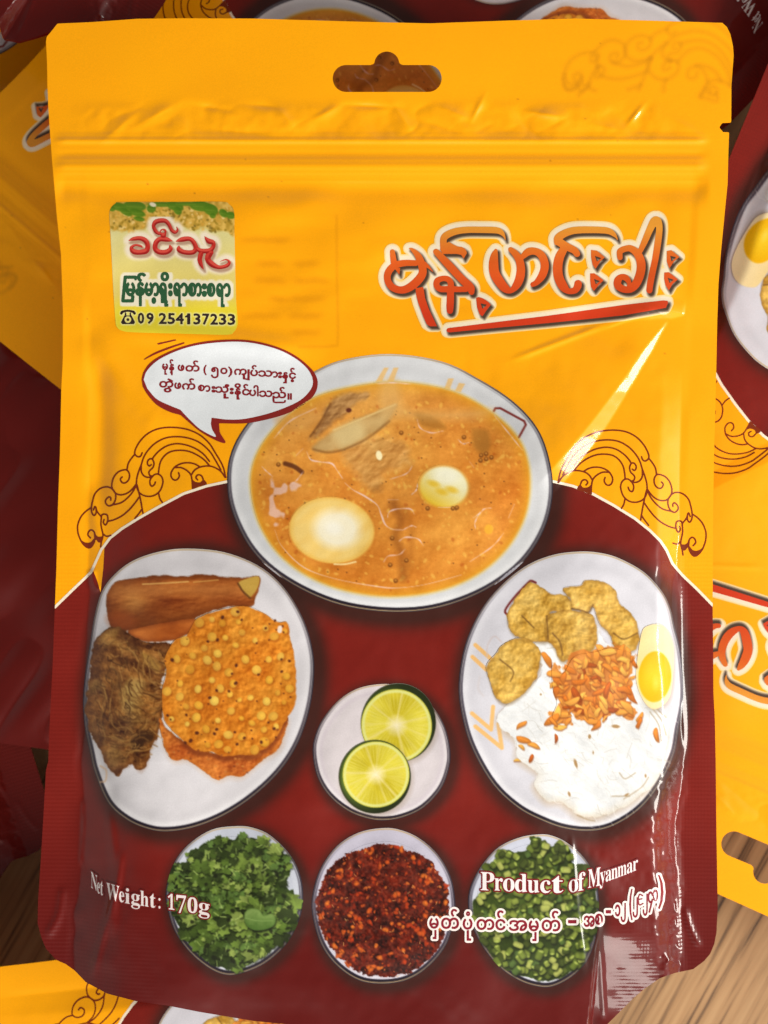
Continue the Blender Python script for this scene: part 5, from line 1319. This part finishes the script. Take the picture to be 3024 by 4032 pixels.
def build_pouch():
    root = bpy.data.objects.new('food_pouch', None)
    C.objects.link(root)
    out = np.array(OUT, dtype=float)
    # body of the bag --------------------------------------------------
    f = Field(120, 50, 2920, 4105, 4)
    f.poly([out], m=10)
    f.F = np.maximum(f.F, np.where(f.F > 400, 1, -1e3))
    # everything far inside is inside
    XX, YY = np.meshgrid(f.X, f.Y)
    hole = Field(1290, 180, 1760, 380, 4)
    hole.stroke([(1363, 309), (1686, 309)], 53, False)
    hole.stroke([(1523, 252), (1523, 256)], 49, False)
    hole.poly([[(1448, 262), (1472, 250), (1484, 232), (1562, 232), (1576, 252), (1600, 262)]])
    j0, i0 = int(round((180 - 50) / 4)), int(round((1290 - 120) / 4))
    # resample the hole on the lattice of the bag
    hx, hy = np.meshgrid(f.X[i0:i0 + 130], f.Y[j0:j0 + 56])
    hf = np.minimum(sd_stroke([(1363, 309), (1686, 309)], hx, hy, 53), sd_stroke([(1523, 252), (1523, 256)], hx, hy, 49))
    hf = np.minimum(hf, sd_loops([np.array([(1448, 262), (1472, 250), (1484, 232), (1562, 232), (1576, 252), (1600, 262)])], hx, hy))
    f.F[j0:j0 + 56, i0:i0 + 130] = np.maximum(f.F[j0:j0 + 56, i0:i0 + 130], -hf)
    # yellow ground with what the film lets show through from its back
    CAN[:] = mix(rgb(252, 165, 0), rgb(255, 173, 0), fbm(300, 31))
    strokes, fills = scroll_strokes()
    th = math.radians(33)
    for q in strokes + [list(p) + [p[0]] for p in fills]:
        P = cr(q, n=4)[:, :2] - np.array([310, 2090])
        P = np.stack([P[:, 0] * math.cos(th) - P[:, 1] * math.sin(th), P[:, 0] * math.sin(th) + P[:, 1] * math.cos(th)], 1) * 1.12 + np.array([2236, 262])
        p_stroke(P, 4.0, rgb(194, 124, 4), 26, .42, smooth=False)
    for y, xs in [(945, [(960, 1140)]), (1038, [(1015, 1110), (1165, 1245)]), (1105, [(1010, 1115), (1165, 1295)]), (1178, [(1075, 1135), (1150, 1275)]), (1245, [(960, 1100), (1150, 1260)]), (1310, [(1160, 1260)])]:
        for a, b in xs:
            x = a
            while x < b:
                p_ell(x, y + (x * 7 % 11) - 5, 13, 9, 0, rgb(206, 128, 0), 26, .13 + .12 * ((x * 5) % 7) / 7)
                x += 13
    p_stroke([(1325, 850), (1327, 1100), (1330, 1330), (1310, 1362), (1180, 1366)], 4, rgb(206, 128, 0), 12, .35)
    gg = np.random.default_rng(77)
    for _ in range(26):
        p_ell(gg.uniform(250, 2780), gg.uniform(120, 1800), gg.uniform(2, 4), gg.uniform(1.5, 3), 0, rgb(150, 90, 20), 3, .6)
    piece('front_panel', f, 0, None, root, FILM)
    # back panel -------------------------------------------------------
    b = Field(120, 50, 2920, 4105, 8)
    b.poly([out], m=5000)
    bx, by = np.meshgrid(b.X, b.Y)
    b.F = np.maximum(b.F, -np.minimum(sd_stroke([(1363, 309), (1686, 309)], bx, by, 56), sd_stroke([(1523, 245), (1523, 256)], bx, by, 52)))
    u, v, Q, R = polygonise(b)
    P = gsample(Pg, u, v)
    full = gsample(Z * 1e-3, u, v)
    belly = gsample(gy * bl * br, u, v)
    P[:, 2] = full * (1 - np.clip(belly * 4, 0, 1)) - 2.2e-4 - 0.0032 * belly - np.clip(belly * 3, 0, 1) * gsample(9e-4 * (hn(260, 51, 1.8, .9) + .6 * np.abs(hn(150, 52, 2.4, 1.2))), u, v)
    me = raw_mesh('back_panel', P, Q, R, None, mix(rgb(250, 162, 0), rgb(116, 22, 16), (v > 2150 - 330 * np.sin(np.clip((u - 200) / 2620, 0, 1) * math.pi)).astype(float)), {'knurl': np.zeros(len(u))})
    me.materials.append(FILM)
    o = bpy.data.objects.new('back_panel', me)
    C.objects.link(o)
    o.parent = root

    # printed ground of the lower half ----------------------------------
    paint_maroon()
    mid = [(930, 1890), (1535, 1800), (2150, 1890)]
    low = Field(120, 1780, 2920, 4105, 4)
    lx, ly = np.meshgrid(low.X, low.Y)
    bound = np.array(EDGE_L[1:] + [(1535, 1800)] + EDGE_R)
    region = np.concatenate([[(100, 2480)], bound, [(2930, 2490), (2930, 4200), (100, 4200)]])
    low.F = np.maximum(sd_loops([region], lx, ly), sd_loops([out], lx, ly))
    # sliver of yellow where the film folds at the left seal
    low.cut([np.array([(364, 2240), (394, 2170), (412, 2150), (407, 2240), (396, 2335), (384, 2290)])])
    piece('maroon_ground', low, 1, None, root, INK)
    for e in (EDGE_L, EDGE_R):
        bd = Field(min(p[0] for p in e) - 20, 1860, max(p[0] for p in e) + 20, 2430, 3)
        bd.stroke(e, 5.2, False, m=12)
        dx, dy = np.meshgrid(bd.X, bd.Y)
        bd.F = np.maximum(bd.F, sd_loops([out], dx, dy))
        piece('border_line', bd, 1.6, rgb(246, 232, 208), root, INK)
    # scrolls
    for mir in (0, 1):
        sc = Field(*((296, 1670, 905, 2190) if not mir else (2180, 1678, 2792, 2216)), 2)
        for q in strokes:
            P = np.array(q)
            if mir:
                P = np.stack([3086 - P[:, 0], 1694 + (P[:, 1] - 1683) * 1.045], 1)
            sc.stroke(P, 3.0, m=8, n=4)
        for q in fills:
            P = np.array(q)
            if mir:
                P = np.stack([3086 - P[:, 0], 1694 + (P[:, 1] - 1683) * 1.045], 1)
            sc.poly([cr(P, True, 3)], m=8)
        piece('scroll_ornament', sc, 1.7, rgb(122, 42, 10), root, INK)

    # pictures of the dishes --------------------------------------------
    def outline(lp, st=3.0):
        L = cr(lp, True, 5)
        F_ = Field(*(L.min(0) - 8), *(L.max(0) + 8), st)
        return F_.poly([L], m=5000)

    def sub(name, pts, parent, lvl=5, st=3.0):
        return piece(name, outline(pts, st), lvl, None, parent, INK)
    circ = lambda cx, cy, rx, ry: [(cx + rx * math.cos(t * math.pi / 10), cy + ry * math.sin(t * math.pi / 10)) for t in range(20)]
    paint_bowl()
    paint_snacks()
    paint_noodles()
    paint_limes()
    paint_dishes()
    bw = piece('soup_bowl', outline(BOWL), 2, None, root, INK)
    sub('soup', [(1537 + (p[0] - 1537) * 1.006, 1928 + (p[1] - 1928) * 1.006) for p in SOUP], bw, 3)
    sub('boiled_egg', circ(*zb([(536, 890)])[0], 172, 133), bw, 4)
    sub('boiled_egg', circ(*zb([(1090, 675)])[0], 104, 88), bw, 4)
    pl = piece('snack_plate', outline(PLATE), 2, None, root, INK)
    sub('fried_gourd', zl(GOURD), pl, 3)
    sub('fried_gourd', zl(GOURD2), pl, 3.5)
    sub('vegetable_fritter', zl(FRITTER), pl, 4)
    sub('bean_cracker', zl(CRACKER2), pl, 4.5)
    sub('bean_cracker', zl(CRACKER), pl, 5)
    npl = piece('noodle_plate', outline(NOOD), 2, None, root, INK)
    sub('rice_noodles', zr(NOODLES), npl, 3)
    for k, q in enumerate(TOFU):
        sub('fried_tofu', zr(q), npl, 3.5 + .5 * k)
    sub('egg_half', zr(EGGH), npl, 5.5)
    sub('fried_shallots', zr(SHAL), npl, 6)
    ld = piece('lime_dish', outline(LIME, 2.5), 2, None, root, INK)
    k = 600 / 1659
    sub('lime_half', circ(*zi([(992, 540)])[0], 409 * k, 429 * k), ld, 3, 2.5)
    sub('lime_half', circ(*zi([(735, 1128)])[0], 393 * k, 401 * k), ld, 3.5, 2.5)
    cd = piece('coriander_dish', outline(DISH1), 3, None, root, INK)
    hd = piece('chilli_dish', outline(DISH2), 3, None, root, INK)
    gd = piece('bean_dish', outline(DISH3), 3, None, root, INK)

    def inner(lp, k, dx=0, dy=0):
        P = np.array(lp)
        m = P.mean(0)
        return m + (P - m) * k + np.array([dx, dy])
    sub('coriander_leaves', inner(DISH1, .86), cd, 4)
    sub('chilli_flakes', inner(DISH2, .88, 0, 18), hd, 4)
    sub('chopped_beans', inner(DISH3, .88), gd, 4)

    # speech bubble ------------------------------------------------------
    zs = zoom(540, 1320, 1659 / 743)
    ob = [(40, 390), (60, 320), (120, 240), (230, 170), (400, 100), (600, 55), (850, 38), (1050, 55), (1250, 110), (1400, 185), (1510, 275), (1570, 350), (1588, 430), (1560, 520), (1470, 610), (1330, 685), (1150, 740), (950, 775), (720, 775)]
    tail = [(722, 800), (730, 860), (778, 945), (700, 928), (560, 850), (450, 760), (385, 703)]
    ob2 = [(385, 703), (280, 672), (170, 610), (90, 520), (50, 450)]
    O = np.concatenate([cr(ob, n=6), cr(tail, n=5), cr(ob2, n=5)])
    ib = [(58, 390), (90, 310), (200, 210), (400, 120), (600, 75), (850, 57), (1050, 75), (1250, 130), (1400, 210), (1500, 300), (1543, 390), (1530, 470), (1450, 560), (1330, 625), (1150, 690), (950, 735), (800, 742), (655, 725)]
    it = [(648, 780), (660, 830), (690, 895), (560, 830), (460, 740), (380, 655)]
    ib2 = [(380, 655), (280, 615), (170, 560), (90, 470)]
    I_ = np.concatenate([cr(ib, n=6), cr(it, n=5), cr(ib2, n=5)])
    fb = Field(545, 1325, 1270, 1755, 2.5)
    fb.poly([np.array(zs(O.tolist()))], m=5000)
    fb.poly([np.array(zs([(176, 72), (335, 37), (352, 44), (185, 84)]))], m=60)
    fb.stroke(zs([(64, 213, 4), (160, 160, 8), (300, 105, 8), (412, 68, 6)]), m=60)
    sb = piece('speech_bubble', fb, 3, rgb(138, 34, 28), root, INK)
    fi = Field(545, 1325, 1270, 1755, 2.5)
    fi.poly([np.array(zs(I_.tolist()))], m=5000)
    piece('bubble_paper', fi, 4, rgb(226, 231, 236), sb, INK)
    ft = Field(600, 1400, 1200, 1605, 1.6)
    B1 = lambda x: 304 + (x - 250) * .0714
    B2 = lambda x: 462 + (x - 250) * .0955
    row = [("မု", 225, 268), ("န့်", 287, 322), ("ဖ", 362, 412), ("တ်", 430, 545), ("(", 588, 606), ("၅", 655, 712), ("၀", 737, 790), (")", 806, 834), ("က", 858, 960), ("ျ", 935, 985),
           ("ပ်", 1000, 1058), ("သ", 1070, 1185), ("ာ", 1186, 1234), ("း", 1245, 1270), ("န", 1282, 1322), ("ှ", 1290, 1312), ("င့်", 1340, 1392)]
    it1 = []
    for cl, a, c_ in row:
        it1.append((cl, a - 2, c_ + 2, B1(a), 50))
    row2 = [("တ", 200, 315), ("ွ", 240, 298), ("ဲ", 272, 312), ("ဖ", 332, 384), ("က်", 400, 508), ("စ", 540, 590), ("ာ", 594, 640), ("း", 660, 685), ("သ", 692, 800), ("ု", 765, 800), ("ံ", 776, 806), ("း", 820, 845),
            ("နု", 862, 908), ("ိ", 862, 908), ("င်", 928, 984), ("ပ", 990, 1042), ("ါ", 1028, 1064), ("သ", 1078, 1186), ("ည်", 1196, 1306), ("။", 1328, 1356)]
    it2 = [(cl, a - 2, c_ + 2, B2(a), 51) for cl, a, c_ in row2]
    burmese(ft, zs, it1 + it2, 1.7)
    ft.F = ft.F
    piece('lettering', ft, 5, rgb(136, 28, 36), sb, INK)

    # name of the dish ---------------------------------------------------
    tf = title_field()
    sh = Field(1480, 830, 2730, 1345, 2.5)
    k1, k2 = 3, 4           # offset of the printed drop shadow in cells
    sF = np.full(tf.F.shape, 500.0)
    sF[k2:, k1:] = tf.F[:-k2, :-k1]

    def tcol(u, v):
        i = np.clip(np.round((u - tf.x0) / tf.st).astype(int), 0, tf.nx - 1)
        j = np.clip(np.round((v - tf.y0) / tf.st).astype(int), 0, tf.ny - 1)
        d, s_ = tf.F[j, i], sF[j, i]
        c = mix(rgb(236, 220, 192), rgb(244, 206, 118), np.clip((d - 14) / 9, 0, 1))
        return mix(c, rgb(52, 34, 22), np.clip(1 - (s_ + 2) / 11, 0, 1) * .88)
    tt = piece('dish_name', tf.clone(22.5), 2, tcol, root, INK)
    piece('lettering', tf, 3, lambda u, v: mix(mix(rgb(222, 148, 48), rgb(212, 88, 26), np.clip((v - 895) / 140, 0, 1)), rgb(202, 56, 22), np.clip((v - 1050) / 190, 0, 1)), tt, INK)

    # maker's label -------------------------------------------------------
    zg = zoom(410, 780, 3)
    lab = [(140, 60), (200, 48), (800, 46), (1380, 44), (1480, 80), (1535, 160), (1540, 400), (1548, 800), (1560, 1200), (1578, 1440), (1570, 1520), (1530, 1585), (1450, 1615), (1000, 1605), (400, 1588), (220, 1570), (150, 1520), (132, 1420), (110, 1100), (90, 700), (75, 400), (62, 200), (80, 120)]
    L = np.array(zg(lab))
    sl = cwin(L, 20)
    t = np.clip((CYY[sl] - 920) / 340, 0, 1)
    CAN[sl] = mix(mix(rgb(216, 206, 140), rgb(226, 200, 86), t), rgb(230, 212, 50), np.clip((CYY[sl] - 1160) / 70, 0, 1))
    lay(sl, np.clip((470 - CXX[sl]) / 60, 0, 1) * .5, rgb(226, 220, 170))
    # golden blossoms under leaves
    g = np.random.default_rng(3)
    nn = fbm(40, 131, 3)
    lim = np.interp(CXX[sl], [430, 480, 520, 620, 740, 800, 860, 930], [905, 925, 915, 890, 905, 905, 915, 930])
    lay(sl, np.clip((lim + 40 * (nn[sl] - .5) - CYY[sl]) / 14, 0, 1) * .95, mix(rgb(178, 140, 44), rgb(222, 180, 84), 1.5 * vnoise(14, 14, 132)[sl] - .25))
    for _ in range(260):
        x = g.uniform(435, 920)
        y = g.uniform(815, float(np.interp(x, [430, 520, 620, 740, 860, 930], [900, 915, 880, 905, 915, 925])))
        c = [rgb(224, 178, 82), rgb(206, 156, 58), rgb(236, 204, 130), rgb(150, 120, 30), rgb(120, 100, 30)][g.integers(0, 5)]
        p_ell(x, y, g.uniform(4, 9), g.uniform(3, 6), g.random() * 3, c, 3, .8)
    for x, y, rx, ry, a in [(470, 815, 36, 16, .2), (530, 812, 46, 20, .1), (540, 838, 34, 14, .3), (495, 835, 28, 12, .5), (548, 862, 22, 9, .2), (596, 822, 18, 16, 0), (640, 805, 60, 10, 0), (690, 812, 34, 18, .3), (700, 830, 18, 14, .8),
                            (790, 812, 44, 20, .1), (830, 826, 30, 22, .4), (838, 850, 12, 10, 0), (880, 840, 20, 14, .7), (908, 848, 18, 14, .3), (735, 803, 60, 8, 0), (440, 822, 14, 10, .3)]:
        p_ell(x, y, rx, ry, a, lambda X, Y, q: mix(rgb(70, 112, 14), rgb(94, 132, 26), np.clip(.5 + .5 * Y, 0, 1)), 4, .96)
        p_stroke([(x - rx * .7, y), (x + rx * .6, y + ry * .2)], 1.2, rgb(120, 150, 50), 3, .6)
    p_ell(602, 806, 14, 8, .3, rgb(226, 218, 190), 3)

    def label_letters():
        r = Field(480, 850, 930, 1090, 2)
        st = lambda p: r.stroke(zg(p))
        st([(292, 502, 5), (350, 482, 22), (430, 476, 26), (490, 505, 30), (515, 560, 27), (500, 622, 32), (430, 640, 30), (350, 632, 30), (322, 588, 20), (370, 556, 13), (430, 566, 13), (450, 580, 8)])
        st([(806, 508, 4), (740, 490, 28), (660, 486, 28), (612, 530, 29), (605, 600, 29), (655, 638, 30), (735, 638, 30), (785, 602, 26), (778, 562, 10)])
        st([(690, 395, 30), (655, 420, 18), (612, 395, 22), (585, 330, 22), (620, 278, 28), (715, 268, 26), (765, 312, 22), (798, 378, 20), (838, 405, 20), (868, 380, 12), (858, 343, 5)])
        r.stroke(zg([(705, 395), (700, 440)]), 11, False)
        r.cut([np.array(zg([(668, 398), (690, 378), (715, 390), (712, 408), (685, 412)]))])
        st([(850, 512, 5), (920, 490, 28), (1010, 482, 26), (1060, 525, 26), (1084, 590, 27), (1050, 640, 28), (950, 640, 28), (885, 610, 28), (885, 575, 12)])
        st([(1085, 590, 22), (1140, 622, 26), (1240, 622, 28), (1288, 580, 24), (1288, 525, 25), (1235, 508, 30), (1188, 455, 4)])
        st([(1150, 640, 28), (1130, 720, 28), (1145, 785, 22), (1175, 842, 3)])
        st([(1255, 640, 38), (1225, 720, 34), (1275, 782, 34), (1360, 818, 22), (1450, 798, 22), (1480, 755, 15), (1440, 727, 8), (1370, 750, 3)])
        n = Field(470, 1070, 920, 1210, 1.8)
        n.stroke(zg([(370, 935), (250, 935), (222, 1215), (335, 1215), (340, 1165)]), 6.6, False)
        n.stroke(zg([(370, 935), (372, 960)]), 5, False)
        Y = 1150
        burmese(n, zg, [("မ", 262, 360, Y, 145), ("န", 378, 470, Y - 5, 145), ("်", 398, 486, Y - 12, 135), ("မ", 486, 572, Y, 145), ("ာ", 572, 645, Y, 145), ("့", 570, 606, Y, 155), ("ရ", 660, 750, Y, 145), ("ိ", 676, 760, Y - 18, 137), ("ု", 680, 744, Y, 96),
                        ("း", 766, 802, Y, 140), ("ရ", 826, 912, Y, 145), ("ာ", 908, 984, Y + 2, 145), ("စ", 1000, 1084, Y + 3, 145), ("ာ", 1082, 1146, Y + 4, 145), ("း", 1164, 1206, Y + 5, 140), ("စ", 1222, 1306, Y + 6, 145), ("ရ", 1332, 1416, Y + 8, 145), ("ာ", 1412, 1488, Y + 8, 145)], 3.4)
        d = Field(470, 1215, 930, 1290, 1.8)
        dg = [('0', 402, 470), ('9', 505, 582), ('2', 652, 735), ('5', 755, 835), ('4', 850, 938), ('1', 986, 1014), ('3', 1060, 1135), ('7', 1165, 1240), ('2', 1260, 1340), ('3', 1362, 1440), ('3', 1465, 1545)]
        latin(d, zg, [(c, a, b, 1480 + (a - 402) * .0135, 1480 + (b - 402) * .0135, 120) for c, a, b in dg], pre='U3', bold=1.7)
        d.stroke(zg([(966, 1402), (1000, 1382)]), 3.4, False)
        p = Field(465, 1215, 540, 1285, 1.6)
        p.stroke(zg([(205, 1362, 16), (218, 1345, 15), (280, 1332, 12), (345, 1345, 15), (360, 1362, 16)]))
        p.poly([np.array(zg([(240, 1388), (326, 1388), (366, 1468), (352, 1490), (214, 1490), (200, 1468)]))])
        p.stroke(zg([(255, 1362), (253, 1390)]), 3, False)
        p.stroke(zg([(310, 1362), (312, 1390)]), 3, False)
        ring = [(282 + 40 * math.cos(a * .314), 1437 + 40 * math.sin(a * .314)) for a in range(20)]
        ring2 = [(282 + 17 * math.cos(a * .314), 1437 + 17 * math.sin(a * .314)) for a in range(20)]
        p.cut([np.array(zg(ring))])
        p.poly([np.array(zg(ring2))])
        return r, n, d, p
    r, n, d, p = label_letters()
    for fld, off, soft, col in [(r, 20, 16, rgb(236, 222, 198)), (n, 14, 6, rgb(234, 226, 202)), (d, 4, 8, rgb(238, 232, 160)), (p, 4, 8, rgb(238, 232, 160))]:
        x0, y0 = fld.x0, fld.y0
        s2 = cwin([(x0, y0), (fld.X[-1], fld.Y[-1])], -6)
        ii = np.clip(((CXX[s2] - x0) / fld.st).astype(int), 0, fld.nx - 1)
        jj = np.clip(((CYY[s2] - y0) / fld.st).astype(int), 0, fld.ny - 1)
        dd = fld.F[jj, ii]
        if fld is r:
            ii3 = np.clip(((CXX[s2] - 5 - x0) / fld.st).astype(int), 0, fld.nx - 1)
            jj3 = np.clip(((CYY[s2] - 9 - y0) / fld.st).astype(int), 0, fld.ny - 1)
            lay(s2, np.clip(.5 - (dd - off) / soft, 0, 1), col)
            lay(s2, np.clip(1 - fld.F[jj3, ii3] / 7, 0, 1) * .6, rgb(140, 96, 70))
        else:
            lay(s2, np.clip(.5 - (dd - off) / soft, 0, 1), col)
    lb = piece('maker_label', outline(zg(lab), 2.5), 2, None, root, INK)

    def red(u, v):
        i = np.clip(((u - r.x0) / r.st).astype(int), 0, r.nx - 1)
        j = np.clip(((v - r.y0) / r.st).astype(int), 0, r.ny - 1)
        up_ = np.clip(((v - 3 - r.y0) / r.st).astype(int), 0, r.ny - 1)
        e = np.clip((r.F[up_, i] - r.F[j, i]) / 3, -1, 1)
        return mix(mix(rgb(186, 42, 34), rgb(214, 84, 70), np.clip(e, 0, 1) * .8), rgb(140, 22, 24), np.clip(-e, 0, 1) * .7)
    piece('red_lettering', r, 3, red, lb, INK)
    piece('green_lettering', n, 3, rgb(44, 88, 56), lb, INK)
    piece('phone_number', d, 3, rgb(50, 36, 34), lb, INK)
    piece('telephone_mark', p, 3, rgb(46, 30, 30), lb, INK)

    # small print over the lower dishes ------------------------------------
    zw = zoom(0, 3032, 1.659)
    wt = Field(340, 3420, 840, 3640, 1.8)
    latin(wt, zw, [('N', 597, 638, 765, 795, 104), ('e', 638, 656, 800, 812, 104), ('t', 658, 677, 812, 822, 100), ('W', 698, 778, 838, 862, 104), ('e', 778, 814, 858, 866, 100), ('i', 818, 850, 868, 874, 98), ('g', 858, 916, 872, 882, 98),
                   ('h', 918, 972, 884, 892, 98), ('t', 980, 1018, 894, 900, 98), (':', 1036, 1050, 902, 904, 100), ('1', 1098, 1140, 908, 914, 98), ('7', 1152, 1216, 930, 936, 110), ('0', 1226, 1290, 930, 936, 96), ('g', 1298, 1370, 932, 944, 100)])
    wo = piece('weight_lettering', wt.clone(5.2), 5, rgb(116, 26, 24), root, INK)
    piece('letter_faces', wt, 6, rgb(236, 224, 222), wo, INK)
    zo = zoom(1640, 3240, 1659 / 1100)
    og = Field(1870, 3360, 2530, 3530, 1.8)
    latin(og, zo, [('P', 380, 462, 398, 402, 108), ('r', 463, 512, 400, 402, 106), ('o', 514, 582, 403, 406, 108), ('d', 584, 656, 406, 410, 106), ('u', 658, 728, 411, 413, 106), ('c', 734, 796, 414, 414, 106), ('t', 804, 872, 414, 414, 108),
                   ('o', 904, 958, 412, 406, 106), ('f', 958, 1002, 404, 396, 106), ('M', 1018, 1092, 386, 370, 108), ('y', 1088, 1122, 362, 350, 96), ('a', 1122, 1156, 350, 338, 94), ('n', 1156, 1194, 337, 325, 92), ('m', 1194, 1246, 323, 305, 90), ('a', 1248, 1282, 302, 290, 88), ('r', 1284, 1314, 288, 276, 86)])
    oo = piece('origin_lettering', og.clone(6), 5, rgb(116, 22, 26), root, INK)
    piece('letter_faces', og, 6, rgb(238, 226, 226), oo, INK)
    rg = Field(1660, 3420, 2630, 3730, 1.8)
    burmese(rg, zo, [("မ", 78, 130, 624, 58), ("ှ", 98, 116, 632, 64), ("တ်", 148, 250, 626, 62), ("ပ", 276, 330, 630, 60), ("ု", 300, 322, 632, 76), ("ံ", 296, 316, 622, 62), ("တ", 358, 460, 632, 60), ("င်", 470, 526, 634, 62), ("အ", 550, 655, 638, 60), ("မ", 668, 724, 640, 60), ("ှ", 690, 710, 644, 64),
                    ("တ်", 744, 852, 640, 64), ("-", 902, 948, 622, 90), ("အ", 994, 1056, 614, 62), ("စ", 1062, 1104, 602, 62), ("-", 1126, 1152, 563, 90), ("၁", 1180, 1208, 552, 66), ("၂", 1214, 1240, 536, 60), ("(", 1264, 1280, 530, 108), ("၂", 1284, 1312, 506, 64), ("၂", 1344, 1370, 490, 70),
                    ("၄", 1374, 1402, 474, 66), ("၀", 1404, 1430, 462, 66), (")", 1434, 1462, 460, 118)], 1.6)
    rg.stroke(zo([(1342, 432), (1324, 424), (1316, 450), (1322, 486), (1344, 478)]), 2.6)
    rg.stroke(zo([(1322, 454), (1338, 450)]), 2.4, False)
    ro = piece('registration_lettering', rg.clone(8.0), 5, rgb(236, 226, 222), root, INK)
    piece('letter_faces', rg, 6, rgb(132, 22, 40), ro, INK)
    return root
# ------------------------------------------------------------------ the table
def wood():
    m = bpy.data.materials.new('oak_veneer')
    m.use_nodes = True
    t = m.node_tree
    b = t.nodes['Principled BSDF']
    co = t.nodes.new('ShaderNodeTexCoord')
    mp = t.nodes.new('ShaderNodeMapping')
    mp.inputs['Rotation'].default_value = (0, 0, math.radians(29))
    t.links.new(co.outputs['Object'], mp.inputs['Vector'])
    s1 = t.nodes.new('ShaderNodeMapping')
    s1.inputs['Scale'].default_value = (420, 14, 1)
    t.links.new(mp.outputs['Vector'], s1.inputs['Vector'])
    n1 = t.nodes.new('ShaderNodeTexNoise')
    n1.inputs['Scale'].default_value = 1.0
    n1.inputs['Detail'].default_value = 4
    n1.inputs['Roughness'].default_value = 0.62
    t.links.new(s1.outputs['Vector'], n1.inputs['Vector'])
    r1 = t.nodes.new('ShaderNodeValToRGB')
    r1.color_ramp.elements[0].position = 0.33
    r1.color_ramp.elements[0].color = (0.075, 0.035, 0.016, 1)
    r1.color_ramp.elements[1].position = 0.47
    r1.color_ramp.elements[1].color = (0.40, 0.225, 0.098, 1)
    e = r1.color_ramp.elements.new(0.75)
    e.color = (0.56, 0.345, 0.165, 1)
    t.links.new(n1.outputs['Fac'], r1.inputs['Fac'])
    s2 = t.nodes.new('ShaderNodeMapping')
    s2.inputs['Scale'].default_value = (60, 6, 1)
    t.links.new(mp.outputs['Vector'], s2.inputs['Vector'])
    n2 = t.nodes.new('ShaderNodeTexNoise')
    n2.inputs['Scale'].default_value = 1.0
    n2.inputs['Detail'].default_value = 3
    t.links.new(s2.outputs['Vector'], n2.inputs['Vector'])
    r2 = t.nodes.new('ShaderNodeMapRange')
    r2.inputs['To Min'].default_value = 0.62
    r2.inputs['To Max'].default_value = 1.3
    t.links.new(n2.outputs['Fac'], r2.inputs['Value'])
    mx = t.nodes.new('ShaderNodeMix')
    mx.data_type = 'RGBA'
    mx.blend_type = 'MULTIPLY'
    mx.inputs[0].default_value = 1
    t.links.new(r1.outputs['Color'], mx.inputs[6])
    t.links.new(r2.outputs['Result'], mx.inputs[7])
    t.links.new(mx.outputs[2], b.inputs['Base Color'])
    b.inputs['Roughness'].default_value = 0.5
    bp = t.nodes.new('ShaderNodeBump')
    bp.inputs['Strength'].default_value = 0.3
    bp.inputs['Distance'].default_value = 0.0002
    t.links.new(n1.outputs['Fac'], bp.inputs['Height'])
    t.links.new(bp.outputs['Normal'], b.inputs['Normal'])
    return m


TABLE_Z = -0.066
me = bpy.data.meshes.new('table_top')
w = 0.9
me.from_pydata([(-w, -w, TABLE_Z - .03), (w, -w, TABLE_Z - .03), (w, w, TABLE_Z - .03), (-w, w, TABLE_Z - .03), (-w, -w, TABLE_Z), (w, -w, TABLE_Z), (w, w, TABLE_Z), (-w, w, TABLE_Z)], [],
               [(3, 2, 1, 0), (4, 5, 6, 7), (0, 1, 5, 4), (1, 2, 6, 5), (2, 3, 7, 6), (3, 0, 4, 7)])
me.materials.append(wood())
table = bpy.data.objects.new('table_top', me)
C.objects.link(table)
table['kind'] = 'structure'

# ------------------------------------------------------------------ the pouches
GROUP = 'printed food pouches piled on the table'


def tag(o, label):
    o['label'] = label
    o['category'] = 'food pouch'
    o['group'] = GROUP


main = build_pouch()
tag(main, 'whole yellow and maroon food pouch lying face up on top of the pile')


def dup(o, parent=None):
    c = o.copy()
    C.objects.link(c)
    if parent is not None:
        c.parent = parent
    for ch in list(o.children):
        dup(ch, c)
    return c


def other(label, p0, q0, deg, z, scale=1.0, zs=0.5, flip=False):
    """a further pouch: point p0 of the print lies at picture point q0, turned by deg (clockwise in the picture), its seal at height z"""
    o = dup(main)
    tag(o, label)
    th = -math.radians(deg)
    o.rotation_euler = (0, math.pi if flip else 0, th)
    o.scale = (scale, scale, zs)
    k = S * (HC - z) / HC
    X, Y = (q0[0] - CX) * k, -(q0[1] - CY) * k
    lx, ly = (p0[0] - CX) * S * scale, -(p0[1] - CY) * S * scale
    if flip:
        lx = -lx
    o.location = (X - (lx * math.cos(th) - ly * math.sin(th)), Y - (lx * math.sin(th) + ly * math.cos(th)), z)
    return o


main.location = (0, 0, 0)
OTHERS = [
    ('pouch turned nearly upside down just under the front one, soup seen through the hang hole', (1535, 1900), (1368, 476), 220.5, -0.038, 0.94),
    ('pouch along the right edge, its top and hang hole pointing down over bare wood', (2005, 1050), (2885, 2560), 203, -0.020, 1.0),
    ('pouch in the upper left corner showing its soup bowl rim above plain yellow', (2010, 1630), (50, 150), 96, -0.050, 1.0),
    ('pouch whose maroon bottom corner hangs into the picture at the top left', (2400, 4030), (80, 165), 31, -0.018, 1.0),
    ('plain maroon back of a pouch lying in the shade along the left edge', (1500, 3150), (30, 2150), 14, -0.056, 1.0, 2.2, True),
    ('maroon pouch low on the left edge, its crinkled seal ending above bare wood', (2735, 3500), (80, 3080), -16, -0.050, 1.0),
    ('pouch in the bottom left corner with brown scrolls on yellow beside a maroon field', (2806, 2400), (745, 3712), -98, -0.030, 1.0),
]
for a in OTHERS:
    other(*a)
